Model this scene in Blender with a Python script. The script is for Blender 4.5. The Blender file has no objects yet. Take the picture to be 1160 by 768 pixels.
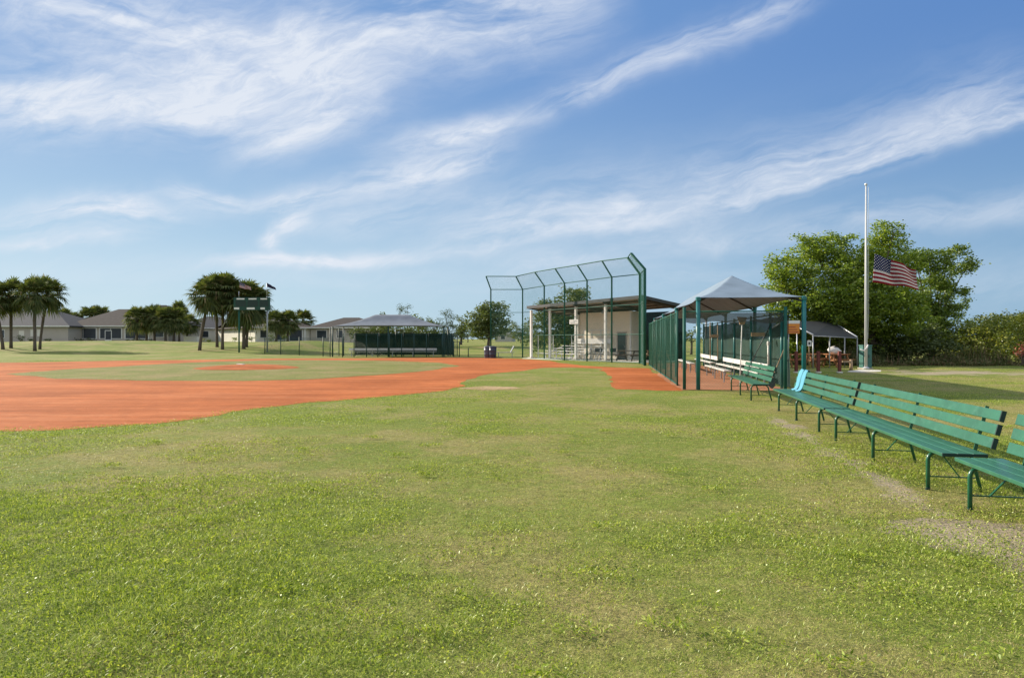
import bpy, math, random
import numpy as np
from mathutils import Vector, Matrix

R = math.radians
rng = np.random.default_rng(11)
random.seed(5)
scn = bpy.context.scene
COL = scn.collection
F, HY, CX, EYE = 773.33, 384.0, 580.0, 1.6

def G(px, py, z=0.0):
    """ground point seen at photo pixel (px, py)"""
    Y = F * (EYE - z) / (py - HY)
    return ((px - CX) / F * Y, Y)

def XY(px, Y):
    return ((px - CX) / F * Y, Y)

def ZH(py, Y):
    return EYE + (HY - py) * Y / F

def sstep(a, b, x):
    t = np.clip((np.asarray(x, float) - a) / (b - a), 0, 1)
    return t * t * (3 - 2 * t)

# ------------------------------------------------------------------ numpy value noise
_lat = rng.random((512, 512))
def vnoise(x, y, s=1.0):
    x = np.asarray(x, float) / s + 137.3; y = np.asarray(y, float) / s + 91.7
    xi = np.floor(x).astype(int); yi = np.floor(y).astype(int)
    fx = x - xi; fy = y - yi
    fx = fx * fx * (3 - 2 * fx); fy = fy * fy * (3 - 2 * fy)
    a = _lat[xi % 512, yi % 512]; b = _lat[(xi + 1) % 512, yi % 512]
    c = _lat[xi % 512, (yi + 1) % 512]; d = _lat[(xi + 1) % 512, (yi + 1) % 512]
    return (a * (1 - fx) + b * fx) * (1 - fy) + (c * (1 - fx) + d * fx) * fy

def terrain(x, y):
    x = np.asarray(x, float); y = np.asarray(y, float)
    left = sstep(-0.12, -0.30, x / np.maximum(y, 1))
    rise = sstep(74, 103, y)
    h = rise * (0.62 + 0.46 * left)
    bump = (vnoise(x, y, 13.0) - 0.5) * 0.75 + (vnoise(x, y, 5.0) - 0.5) * 0.22
    h = h + bump * sstep(70, 84, y) * (1 - sstep(100, 116, y)) * (0.35 + 0.65 * left)
    mound = np.exp(-(((x + 28) / 7.5) ** 2 + ((y - 88) / 5.0) ** 2)) * 0.5
    return h + mound

def TH(x, y):
    return float(terrain(x, y))

# ------------------------------------------------------------------ materials
def newmat(name):
    m = bpy.data.materials.new(name); m.use_nodes = True
    nt = m.node_tree; nt.nodes.clear()
    out = nt.nodes.new('ShaderNodeOutputMaterial')
    return m, nt, out

def N(nt, kind, **kw):
    n = nt.nodes.new(kind)
    for k, v in kw.items():
        if k.startswith('i_'):
            key = k[2:]
            key = int(key) if key.isdigit() else key.replace('_', ' ')
            n.inputs[key].default_value = v
        else:
            setattr(n, k, v)
    return n

def ramp(nt, stops):
    n = nt.nodes.new('ShaderNodeValToRGB')
    e = n.color_ramp.elements
    while len(e) < len(stops): e.new(0.5)
    for i, (p, c) in enumerate(stops):
        e[i].position = p; e[i].color = (*c, 1)
    return n

def mat(name, col, rough=0.6, var=0.15, scale=6.0, bump=0.0, bscale=40.0, metal=0.0, spec=0.4, stain=None, stain_amt=0.4):
    m, nt, out = newmat(name)
    L = nt.links.new
    tc = N(nt, 'ShaderNodeTexCoord')
    nz = N(nt, 'ShaderNodeTexNoise'); nz.inputs['Scale'].default_value = scale; nz.inputs['Detail'].default_value = 6; nz.inputs['Roughness'].default_value = .65
    L(tc.outputs['Object'], nz.inputs['Vector'])
    lo = tuple(max(0, c * (1 - var)) for c in col); hi = tuple(min(1, c * (1 + var)) for c in col)
    rp = ramp(nt, [(0.3, lo), (0.7, hi)])
    L(nz.outputs['Fac'], rp.inputs['Fac'])
    b = N(nt, 'ShaderNodeBsdfPrincipled')
    last = rp.outputs['Color']
    if stain:
        n2 = N(nt, 'ShaderNodeTexNoise'); n2.inputs['Scale'].default_value = scale * 2.7; n2.inputs['Detail'].default_value = 9; n2.inputs['Roughness'].default_value = .75
        L(tc.outputs['Object'], n2.inputs['Vector'])
        r2 = ramp(nt, [(0.52, (0, 0, 0)), (0.68, (stain_amt,) * 3)])
        L(n2.outputs['Fac'], r2.inputs['Fac'])
        mx = N(nt, 'ShaderNodeMix', data_type='RGBA')
        L(r2.outputs['Color'], mx.inputs[0]); L(last, mx.inputs[6]); mx.inputs[7].default_value = (*stain, 1)
        last = mx.outputs[2]
    L(last, b.inputs['Base Color'])
    b.inputs['Roughness'].default_value = rough
    b.inputs['Metallic'].default_value = metal
    b.inputs['Specular IOR Level'].default_value = spec
    if bump > 0:
        n3 = N(nt, 'ShaderNodeTexNoise'); n3.inputs['Scale'].default_value = bscale; n3.inputs['Detail'].default_value = 5
        L(tc.outputs['Object'], n3.inputs['Vector'])
        bp = N(nt, 'ShaderNodeBump'); bp.inputs['Strength'].default_value = bump; bp.inputs['Distance'].default_value = .01
        L(n3.outputs['Fac'], bp.inputs['Height']); L(bp.outputs['Normal'], b.inputs['Normal'])
    L(b.outputs['BSDF'], out.inputs['Surface'])
    return m

def leafmat(name, stops, trans=0.35, gloss=0.08, rough=0.4, dry=None):
    """leaf or blade: colour differs from leaf to leaf, light shines through"""
    m, nt, out = newmat(name); L = nt.links.new
    ge = N(nt, 'ShaderNodeNewGeometry')
    rp = ramp(nt, stops)
    L(ge.outputs['Random Per Island'], rp.inputs['Fac'])
    colr = rp.outputs['Color']
    if dry:
        at = N(nt, 'ShaderNodeAttribute', attribute_name='dryness')
        rp2 = ramp(nt, dry); L(ge.outputs['Random Per Island'], rp2.inputs['Fac'])
        mx = N(nt, 'ShaderNodeMix', data_type='RGBA'); L(at.outputs['Fac'], mx.inputs[0]); L(colr, mx.inputs[6]); L(rp2.outputs['Color'], mx.inputs[7])
        colr = mx.outputs[2]
    d = N(nt, 'ShaderNodeBsdfDiffuse'); L(colr, d.inputs['Color'])
    t = N(nt, 'ShaderNodeBsdfTranslucent')
    hs = N(nt, 'ShaderNodeMix', data_type='RGBA', blend_type='MULTIPLY'); hs.inputs[0].default_value = 1; L(colr, hs.inputs[6]); hs.inputs[7].default_value = (1.25, 1.25, .60, 1)
    L(hs.outputs[2], t.inputs['Color'])
    ms = N(nt, 'ShaderNodeMixShader'); ms.inputs['Fac'].default_value = trans
    L(d.outputs[0], ms.inputs[1]); L(t.outputs[0], ms.inputs[2])
    g = N(nt, 'ShaderNodeBsdfGlossy'); g.inputs['Roughness'].default_value = rough; g.inputs['Color'].default_value = (.8, .85, .8, 1)
    m2 = N(nt, 'ShaderNodeMixShader'); m2.inputs['Fac'].default_value = gloss
    L(ms.outputs[0], m2.inputs[1]); L(g.outputs[0], m2.inputs[2])
    L(m2.outputs[0], out.inputs['Surface'])
    return m

# lawn: green sod with straw-coloured patches
def lawn_mat(name, green_lo, green_hi, straw, soil, wear=True, straw_lo=.46, straw_hi=.58):
    m, nt, out = newmat(name); L = nt.links.new
    tc = N(nt, 'ShaderNodeTexCoord')
    P = tc.outputs['Object']
    def noise(s, d=6, r=.65):
        n = N(nt, 'ShaderNodeTexNoise'); n.inputs['Scale'].default_value = s; n.inputs['Detail'].default_value = d; n.inputs['Roughness'].default_value = r
        L(P, n.inputs['Vector']); return n.outputs['Fac']
    r1 = ramp(nt, [(.35, green_lo), (.65, green_hi)]); L(noise(.22), r1.inputs['Fac'])
    r2 = ramp(nt, [(straw_lo, (0, 0, 0)), (straw_hi, (.85,) * 3)]); L(noise(.35, 8, .7), r2.inputs['Fac'])
    mx = N(nt, 'ShaderNodeMix', data_type='RGBA'); L(r2.outputs[0], mx.inputs[0]); L(r1.outputs[0], mx.inputs[6]); mx.inputs[7].default_value = (*straw, 1)
    col = mx.outputs[2]
    # fine tufts
    r3 = ramp(nt, [(.3, (.55,) * 3), (.7, (1.35,) * 3)]); L(noise(9, 5, .75), r3.inputs['Fac'])
    mm = N(nt, 'ShaderNodeMix', data_type='RGBA', blend_type='MULTIPLY'); mm.inputs[0].default_value = .8; L(col, mm.inputs[6]); L(r3.outputs[0], mm.inputs[7])
    col = mm.outputs[2]
    if wear:   # trodden strip in front of the benches
        sp = N(nt, 'ShaderNodeSeparateXYZ'); L(P, sp.inputs[0])
        def M(op, a, b=None, c=None):
            n = N(nt, 'ShaderNodeMath', operation=op)
            for i, v in enumerate((a, b, c)):
                if v is None: continue
                if isinstance(v, (int, float)): n.inputs[i].default_value = v
                else: L(v, n.inputs[i])
            return n.outputs[0]
        d = M('ABSOLUTE', M('SUBTRACT', sp.outputs[0], M('MULTIPLY_ADD', sp.outputs[1], .187, 2.72)))
        band = M('SUBTRACT', 1.0, M('DIVIDE', d, .36), None)
        rng_y = M('MULTIPLY', M('LESS_THAN', sp.outputs[1], 14.0), M('GREATER_THAN', sp.outputs[1], 2.0))
        k = M('MULTIPLY', M('MULTIPLY', M('ADD', M('MULTIPLY', M('MAXIMUM', band, 0.0), .24), M('SUBTRACT', noise(1.1, 7, .7), .44)), M('GREATER_THAN', band, 0.0)), rng_y)
        bx_ = M('DIVIDE', M('SUBTRACT', M('ADD', sp.outputs[0], M('MULTIPLY', sp.outputs[1], .12)), 4.61), .95); by_ = M('DIVIDE', M('SUBTRACT', sp.outputs[1], 5.45), .70)
        bare = M('MAXIMUM', M('SUBTRACT', 1.0, M('ADD', M('MULTIPLY', bx_, bx_), M('MULTIPLY', by_, by_))), 0.0)
        k = M('MAXIMUM', k, M('MULTIPLY', M('ADD', M('MULTIPLY', bare, .5), M('SUBTRACT', noise(2.1, 7, .7), .40)), M('GREATER_THAN', bare, 0.0)))
        # sandy clearing out by the flagpole
        ex = M('DIVIDE', M('SUBTRACT', sp.outputs[0], 20.5), 6.0); ey = M('DIVIDE', M('SUBTRACT', sp.outputs[1], 32.3), 3.4)
        sand = M('SUBTRACT', 1.0, M('ADD', M('MULTIPLY', ex, ex), M('MULTIPLY', ey, ey)))
        k2 = M('ADD', M('MULTIPLY', M('MAXIMUM', sand, 0.0), .30), M('SUBTRACT', noise(.7, 8, .7), .50))
        k2 = M('MULTIPLY', k2, M('GREATER_THAN', sand, 0.0))
        kk = M('MAXIMUM', k, k2)
        r4 = ramp(nt, [(.16, (0, 0, 0)), (.26, (1, 1, 1))]); L(kk, r4.inputs['Fac'])
        rs = ramp(nt, [(.35, tuple(c * .7 for c in soil)), (.7, soil)]); L(noise(14, 5), rs.inputs['Fac'])
        m4 = N(nt, 'ShaderNodeMix', data_type='RGBA'); L(r4.outputs[0], m4.inputs[0]); L(col, m4.inputs[6]); L(rs.outputs[0], m4.inputs[7])
        col = m4.outputs[2]
    b = N(nt, 'ShaderNodeBsdfPrincipled'); L(col, b.inputs['Base Color']); b.inputs['Roughness'].default_value = .95; b.inputs['Specular IOR Level'].default_value = .1
    bp = N(nt, 'ShaderNodeBump'); bp.inputs['Strength'].default_value = .5; bp.inputs['Distance'].default_value = .05
    L(noise(22, 4, .7), bp.inputs['Height']); L(bp.outputs[0], b.inputs['Normal'])
    L(b.outputs[0], out.inputs['Surface'])
    return m

def dirt_mat(name, c1, c2, c3):
    m, nt, out = newmat(name); L = nt.links.new
    tc = N(nt, 'ShaderNodeTexCoord')
    mp = N(nt, 'ShaderNodeMapping'); mp.inputs['Rotation'].default_value = (0, 0, R(-12)); mp.inputs['Scale'].default_value = (.12, 1.1, 1); L(tc.outputs['Object'], mp.inputs[0])
    n1 = N(nt, 'ShaderNodeTexNoise'); n1.inputs['Scale'].default_value = 1.3; n1.inputs['Detail'].default_value = 8; n1.inputs['Roughness'].default_value = .7; L(mp.outputs[0], n1.inputs['Vector'])
    r1 = ramp(nt, [(.3, c1), (.5, c2), (.72, c3)]); L(n1.outputs['Fac'], r1.inputs['Fac'])
    n2 = N(nt, 'ShaderNodeTexNoise'); n2.inputs['Scale'].default_value = 3.2; n2.inputs['Detail'].default_value = 9; n2.inputs['Roughness'].default_value = .72; L(tc.outputs['Object'], n2.inputs['Vector'])
    r2 = ramp(nt, [(.3, (.74,) * 3), (.7, (1.18,) * 3)]); L(n2.outputs['Fac'], r2.inputs['Fac'])
    mm = N(nt, 'ShaderNodeMix', data_type='RGBA', blend_type='MULTIPLY'); mm.inputs[0].default_value = .75; L(r1.outputs[0], mm.inputs[6]); L(r2.outputs[0], mm.inputs[7])
    n4 = N(nt, 'ShaderNodeTexNoise'); n4.inputs['Scale'].default_value = .28; n4.inputs['Detail'].default_value = 4; L(tc.outputs['Object'], n4.inputs['Vector'])
    r4 = ramp(nt, [(.35, (.80, .78, .76)), (.65, (1.12, 1.16, 1.22))]); L(n4.outputs['Fac'], r4.inputs['Fac'])
    m3 = N(nt, 'ShaderNodeMix', data_type='RGBA', blend_type='MULTIPLY'); m3.inputs[0].default_value = 1; L(mm.outputs[2], m3.inputs[6]); L(r4.outputs[0], m3.inputs[7])
    b = N(nt, 'ShaderNodeBsdfPrincipled'); L(m3.outputs[2], b.inputs['Base Color']); b.inputs['Roughness'].default_value = .95; b.inputs['Specular IOR Level'].default_value = .1
    bp = N(nt, 'ShaderNodeBump'); bp.inputs['Strength'].default_value = .5; bp.inputs['Distance'].default_value = .08; L(n2.outputs['Fac'], bp.inputs['Height']); L(bp.outputs[0], b.inputs['Normal'])
    L(b.outputs[0], out.inputs['Surface'])
    return m

def cloth_mat(name, col, alpha=1.0, trans=0.2, rough=.8):
    m, nt, out = newmat(name); L = nt.links.new
    tc = N(nt, 'ShaderNodeTexCoord'); nz = N(nt, 'ShaderNodeTexNoise'); nz.inputs['Scale'].default_value = 1.5; nz.inputs['Detail'].default_value = 6
    L(tc.outputs['Object'], nz.inputs['Vector'])
    rp = ramp(nt, [(.3, tuple(c * .88 for c in col)), (.7, tuple(min(1, c * 1.1) for c in col))]); L(nz.outputs['Fac'], rp.inputs['Fac'])
    d = N(nt, 'ShaderNodeBsdfDiffuse'); L(rp.outputs[0], d.inputs['Color'])
    t = N(nt, 'ShaderNodeBsdfTranslucent'); L(rp.outputs[0], t.inputs['Color'])
    ms = N(nt, 'ShaderNodeMixShader'); ms.inputs['Fac'].default_value = trans; L(d.outputs[0], ms.inputs[1]); L(t.outputs[0], ms.inputs[2])
    last = ms.outputs[0]
    if alpha < 1:
        tr = N(nt, 'ShaderNodeBsdfTransparent'); m2 = N(nt, 'ShaderNodeMixShader'); m2.inputs['Fac'].default_value = alpha
        L(tr.outputs[0], m2.inputs[1]); L(last, m2.inputs[2]); last = m2.outputs[0]
    L(last, out.inputs['Surface'])
    return m

MT = {}
MT['lawn'] = lawn_mat('lawn', (.150, .200, .034), (.220, .252, .056), (.305, .262, .105), (.43, .355, .245))
MT['infield_lawn'] = lawn_mat('infield_lawn', (.165, .185, .045), (.225, .225, .068), (.29, .235, .10), (.3, .2, .1), wear=False)
MT['clay'] = dirt_mat('clay', (.33, .092, .025), (.465, .132, .037), (.56, .205, .082))
MT['clay_pale'] = dirt_mat('clay_pale', (.42, .17, .085), (.49, .22, .12), (.53, .28, .17))
MT['sand'] = dirt_mat('sand', (.62, .55, .44), (.72, .66, .56), (.80, .76, .68))
MT['grass'] = leafmat('grass_blade', [(0, (.070, .115, .012)), (.30, (.225, .315, .034)), (.75, (.400, .475, .074)), (1, (.60, .62, .18))], trans=.34, gloss=.030, rough=.38,
                      dry=[(0, (.24, .175, .07)), (.5, (.46, .37, .17)), (1, (.64, .55, .31))])
MT['bench'] = mat('bench_paint', (.030, .132, .078), .34, .20, 3.0, .18, 60, spec=.45, stain=(.075, .20, .135), stain_amt=.6)
MT['bench_dark'] = mat('bench_end', (.008, .035, .028), .6, .2, 9)
MT['bench_pipe'] = mat('bench_pipe', (.014, .105, .055), .3, .15, 8, .05, spec=.5, stain=(.05, .09, .05), stain_amt=.5)
MT['fence'] = mat('fence_paint', (.016, .105, .078), .6, .2, 5, spec=.25)
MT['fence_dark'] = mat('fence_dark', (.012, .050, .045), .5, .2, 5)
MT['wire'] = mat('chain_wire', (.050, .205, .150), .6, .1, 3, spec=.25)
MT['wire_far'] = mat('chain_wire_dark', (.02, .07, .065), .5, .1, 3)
MT['galv'] = mat('galvanised_wire', (.35, .37, .38), .4, .1, 3, metal=.6)
MT['teal_pole'] = mat('teal_pole', (.012, .150, .150), .35, .15, 4, spec=.5)
MT['shade'] = cloth_mat('shade_cloth', (.255, .325, .400), 1, .16)
MT['shade_far'] = cloth_mat('shade_cloth_far', (.30, .32, .35), 1, .15)
MT['screen'] = cloth_mat('windscreen_cloth', (.040, .066, .062), .93, .2)
MT['valance'] = cloth_mat('valance_cloth', (.075, .070, .065), .80, .2)
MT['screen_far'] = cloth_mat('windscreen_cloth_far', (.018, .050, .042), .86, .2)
MT['white'] = mat('white_paint', (.78, .77, .73), .5, .06, 2, stain=(.5, .46, .4), stain_amt=.35)
MT['pole_white'] = mat('pole_white', (.62, .62, .61), .45, .06, 2, spec=.4)
MT['alu'] = mat('aluminium', (.66, .67, .68), .38, .07, 5, metal=.35, stain=(.45, .44, .42), stain_amt=.4)
MT['grey_metal'] = mat('grey_metal', (.36, .37, .38), .45, .12, 4, metal=.3)
MT['dark_metal'] = mat('dark_metal', (.05, .052, .056), .5, .2, 4)
MT['roof_metal'] = mat('roof_metal', (.20, .19, .18), .5, .12, 2, metal=.2)
MT['fascia'] = mat('roof_fascia', (.075, .078, .08), .5, .15, 2, metal=.2)
MT['roof_under'] = mat('roof_soffit', (.36, .29, .25), .8, .2, 1.2)
MT['beam'] = mat('beam', (.10, .075, .06), .8, .2, 3)
MT['stucco'] = mat('stucco_cream', (.80, .73, .60), .9, .05, 1.2)
MT['stucco_grey'] = mat('stucco_grey', (.47, .42, .36), .9, .06, .8)
MT['stucco_pale'] = mat('stucco_pale', (.76, .72, .63), .9, .05, .8)
MT['shingle_grey'] = mat('shingle_grey', (.036, .041, .052), .9, .22, 2.2, .5, 18)
MT['shingle_brown'] = mat('shingle_brown', (.062, .050, .044), .9, .22, 2.2, .5, 18)
MT['glass_dark'] = mat('window_glass', (.035, .045, .055), .12, .2, 2, spec=.6)
MT['lanai'] = mat('lanai_screen', (.055, .062, .072), .75, .15, .6)
MT['bark'] = mat('bark', (.095, .075, .055), .95, .3, 7, .8, 25)
MT['palm_bark'] = mat('palm_bark', (.125, .10, .08), .95, .35, 9, .8, 20)
MT['score'] = mat('score_green', (.010, .060, .040), .5, .2, 2)
MT['score_dark'] = mat('score_panel', (.010, .034, .026), .4, .2, 2)
MT['orange'] = mat('orange_board', (.75, .27, .04), .5, .12, 5)
MT['red_dull'] = mat('brick_red_paint', (.42, .11, .06), .6, .15, 5)
MT['red_post'] = mat('red_brown_post', (.17, .045, .035), .7, .25, 8, .2)
MT['wood'] = mat('weathered_wood', (.36, .25, .15), .8, .22, 9, .3)
MT['wood_orange'] = mat('stained_wood', (.38, .16, .06), .65, .28, 5, .2, stain=(.18, .06, .03), stain_amt=.7)
MT['cyan'] = cloth_mat('cyan_cloth', (.15, .41, .54), 1, .15)
MT['canvas'] = cloth_mat('canvas_white', (.80, .76, .74), 1, .1)
MT['plastic_dark'] = mat('dark_blue_plastic', (.035, .045, .075), .4, .2, 4)
MT['plastic_violet'] = mat('grey_violet_plastic', (.085, .095, .125), .45, .15, 4)
MT['util_green'] = mat('utility_green', (.055, .16, .135), .5, .2, 4)
MT['leaf_oak'] = leafmat('leaf_oak', [(0, (.090, .145, .016)), (.5, (.195, .285, .032)), (.85, (.31, .39, .050)), (1, (.40, .43, .08))], .45, .04, .45)
MT['leaf_mid'] = leafmat('leaf_mid_green', [(0, (.070, .120, .018)), (.6, (.15, .220, .034)), (1, (.26, .32, .06))], .38, .04, .45)
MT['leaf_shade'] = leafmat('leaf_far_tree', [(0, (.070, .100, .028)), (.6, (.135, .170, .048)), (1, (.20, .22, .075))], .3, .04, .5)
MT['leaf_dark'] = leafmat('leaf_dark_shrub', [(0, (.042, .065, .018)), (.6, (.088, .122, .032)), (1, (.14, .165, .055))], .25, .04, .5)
MT['leaf_yellow'] = leafmat('leaf_yellow_green', [(0, (.11, .155, .018)), (.6, (.215, .25, .032)), (1, (.33, .32, .055))], .35, .05, .4)
MT['leaf_red'] = leafmat('leaf_red', [(0, (.18, .03, .02)), (.6, (.33, .06, .045)), (1, (.40, .14, .08))], .3, .04, .5)
MT['leaf_pine'] = leafmat('leaf_needle', [(0, (.05, .08, .03)), (.6, (.09, .125, .045)), (1, (.14, .17, .065))], .2, .03, .5)
MT['frond'] = leafmat('palm_frond', [(0, (.058, .080, .026)), (.6, (.110, .140, .042)), (.90, (.17, .185, .065)), (1, (.30, .23, .12))], .32, .02, .5)
MT['weed'] = leafmat('weed_stalk', [(0, (.060, .085, .022)), (.55, (.13, .155, .045)), (.8, (.21, .12, .08)), (1, (.30, .26, .12))], .25, .03, .5)

# ------------------------------------------------------------------ mesh helpers
def link(o, parent=None):
    COL.objects.link(o)
    if parent is not None: o.parent = parent
    return o

def tag(o, label=None, cat=None, group=None, kind=None):
    if label: o['label'] = label
    if cat: o['category'] = cat
    if group: o['group'] = group
    if kind: o['kind'] = kind
    return o

def thing(name, loc, label, cat, group=None, rz=0.0):
    e = bpy.data.objects.new(name, None)
    e.empty_display_size = .2
    e.location = loc; e.rotation_euler = (0, 0, rz)
    COL.objects.link(e)
    return tag(e, label, cat, group)

class MB:
    def __init__(s): s.v = []; s.f = []
    def add(s, vs, fs):
        n = len(s.v); s.v += [tuple(v) for v in vs]; s.f += [tuple(i + n for i in f) for f in fs]; return s
    def box(s, x0, x1, y0, y1, z0, z1, mtx=None):
        vs = [(x0, y0, z0), (x1, y0, z0), (x1, y1, z0), (x0, y1, z0), (x0, y0, z1), (x1, y0, z1), (x1, y1, z1), (x0, y1, z1)]
        if mtx is not None: vs = [mtx @ Vector(v) for v in vs]
        return s.add(vs, [(0, 3, 2, 1), (4, 5, 6, 7), (0, 1, 5, 4), (1, 2, 6, 5), (2, 3, 7, 6), (3, 0, 4, 7)])
    def bar(s, a, b, w, h=None):
        """rectangular bar from a to b"""
        a = Vector(a); b = Vector(b); h = h or w
        d = (b - a).normalized()
        up = Vector((0, 0, 1)) if abs(d.z) < .95 else Vector((1, 0, 0))
        x = d.cross(up).normalized(); y = x.cross(d).normalized()
        vs = []
        for p in (a, b):
            for sx, sy in ((-1, -1), (1, -1), (1, 1), (-1, 1)):
                vs.append(p + x * sx * w / 2 + y * sy * h / 2)
        return s.add(vs, [(0, 1, 2, 3), (7, 6, 5, 4), (0, 4, 5, 1), (1, 5, 6, 2), (2, 6, 7, 3), (3, 7, 4, 0)])
    def tube(s, pts, r, n=8, r1=None, cap=True):
        pts = [Vector(p) for p in pts]; m = len(pts)
        rs = r if isinstance(r, (list, tuple)) else [r + ((r1 if r1 is not None else r) - r) * i / max(1, m - 1) for i in range(m)]
        vs = []; fs = []; prev = None
        for i, p in enumerate(pts):
            d = (pts[min(i + 1, m - 1)] - pts[max(i - 1, 0)]).normalized()
            if prev is None:
                up = Vector((0, 0, 1)) if abs(d.z) < .9 else Vector((1, 0, 0))
                x = d.cross(up).normalized()
            else:
                x = (prev - d * prev.dot(d)).normalized()
            prev = x; y = d.cross(x)
            for k in range(n):
                a = 2 * math.pi * k / n
                vs.append(p + (x * math.cos(a) + y * math.sin(a)) * rs[i])
        for i in range(m - 1):
            for k in range(n):
                a = i * n + k; b = i * n + (k + 1) % n
                fs.append((a, b, b + n, a + n))
        if cap:
            fs.append(tuple(range(n))[::-1]); fs.append(tuple(range((m - 1) * n, m * n)))
        return s.add(vs, fs)
    def lathe(s, prof, n=16, c=(0, 0)):
        vs = []; fs = []
        for r, z in prof:
            for k in range(n):
                a = 2 * math.pi * k / n; vs.append((c[0] + r * math.cos(a), c[1] + r * math.sin(a), z))
        for i in range(len(prof) - 1):
            for k in range(n):
                a = i * n + k; b = i * n + (k + 1) % n; fs.append((a, b, b + n, a + n))
        fs.append(tuple(range(n))[::-1]); fs.append(tuple(range((len(prof) - 1) * n, len(prof) * n)))
        return s.add(vs, fs)
    def build(s, name, m, parent=None, smooth=False, bevel=0.0, loc=None):
        me = bpy.data.meshes.new(name); me.from_pydata(s.v, [], s.f); me.update()
        me.materials.append(m)
        if smooth: me.shade_smooth()
        o = bpy.data.objects.new(name, me); link(o, parent)
        if loc is not None: o.location = loc
        if bevel > 0:
            b = o.modifiers.new('bevel', 'BEVEL'); b.width = bevel; b.segments = 2; b.limit_method = 'ANGLE'
        return o

def npmesh(name, V, k, m, parent=None, attr=None):
    """V: (n*k,3) vertices, one k-gon per k vertices"""
    nF = len(V) // k
    me = bpy.data.meshes.new(name)
    me.vertices.add(len(V)); me.vertices.foreach_set('co', np.ascontiguousarray(V, dtype=np.float32).ravel())
    me.loops.add(nF * k); me.loops.foreach_set('vertex_index', np.arange(nF * k, dtype=np.int32))
    me.polygons.add(nF); me.polygons.foreach_set('loop_start', np.arange(0, nF * k, k, dtype=np.int32))
    me.update(calc_edges=True); me.materials.append(m)
    if attr is not None:
        a = me.attributes.new('dryness', 'FLOAT', 'POINT'); a.data.foreach_set('value', np.ascontiguousarray(attr, dtype=np.float32))
    o = bpy.data.objects.new(name, me)
    return link(o, parent)

def copy_thing(o, parent=None):
    c = o.copy(); COL.objects.link(c)
    if parent is not None: c.parent = parent
    for ch in list(o.children): copy_thing(ch, c)
    return c

# ------------------------------------------------------------------ chain link: real diagonal wires
def wires(mb, A, e1, e2, L, H, pitch=.075, r=.0019):
    A = Vector(A); e1 = Vector(e1).normalized(); e2 = Vector(e2).normalized(); n = e1.cross(e2)
    for sgn in (1, -1):
        off = n * (.0025 * sgn)
        c = -H + pitch * .5
        while c < L:
            a0, a1 = max(c, 0), min(c + H, L)
            if a1 - a0 > .02:
                h0, h1 = a0 - c, a1 - c
                if sgn < 0: h0, h1 = H - h0, H - h1
                p = A + e1 * a0 + e2 * h0 + off; q = A + e1 * a1 + e2 * h1 + off
                d = (q - p).normalized(); s_ = d.cross(n)
                vs = []
                for pt in (p, q):
                    for ang in (90, 210, 330):
                        vs.append(pt + (n * math.sin(R(ang)) + s_ * math.cos(R(ang))) * r)
                mb.add(vs, [(0, 1, 4, 3), (1, 2, 5, 4), (2, 0, 3, 5)])
            c += pitch
    return mb

# ------------------------------------------------------------------ foliage
def leaf_quads(C, size, flat=.35, aspect=.55, up=None):
    """rhombic leaves at centres C"""
    n = len(C)
    d = rng.normal(size=(n, 3)); d[:, 2] *= flat
    d /= np.linalg.norm(d, axis=1, keepdims=True)
    t = rng.normal(size=(n, 3)); t -= (t * d).sum(1, keepdims=True) * d; t /= np.linalg.norm(t, axis=1, keepdims=True)
    s = size * (0.65 + .7 * rng.random((n, 1)))
    a = C - d * s * .5; b = C + t * s * aspect * .5 + d * s * .05; c = C + d * s * .5; e = C - t * s * aspect * .5 + d * s * .05
    return np.stack([a, b, c, e], 1).reshape(-1, 3)

def clumps(lobes, per_m3, sprays, spread, hollow=2.4):
    """leaf centres: sprays gathered through each lobe's volume, thicker towards its outside"""
    out = []; tips = []
    for (cx, cy, cz, rx, ry, rz) in lobes:
        k = max(6, int(per_m3 * rx * ry * rz * 4.19))
        u = rng.normal(size=(k, 3)); u /= np.linalg.norm(u, axis=1, keepdims=True)
        rad = rng.random((k, 1)) ** (1 / hollow)
        rad *= .80 + .34 * rng.random((k, 1))
        c = np.array([cx, cy, cz]) + u * rad * np.array([rx, ry, rz])
        tips.append(c)
        n = rng.poisson(sprays, k) + 3
        idx = np.repeat(np.arange(k), n)
        off = rng.normal(size=(len(idx), 3)) * spread; off[:, 2] *= .55
        out.append(c[idx] + off)
    return np.concatenate(out), np.concatenate(tips)

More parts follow.
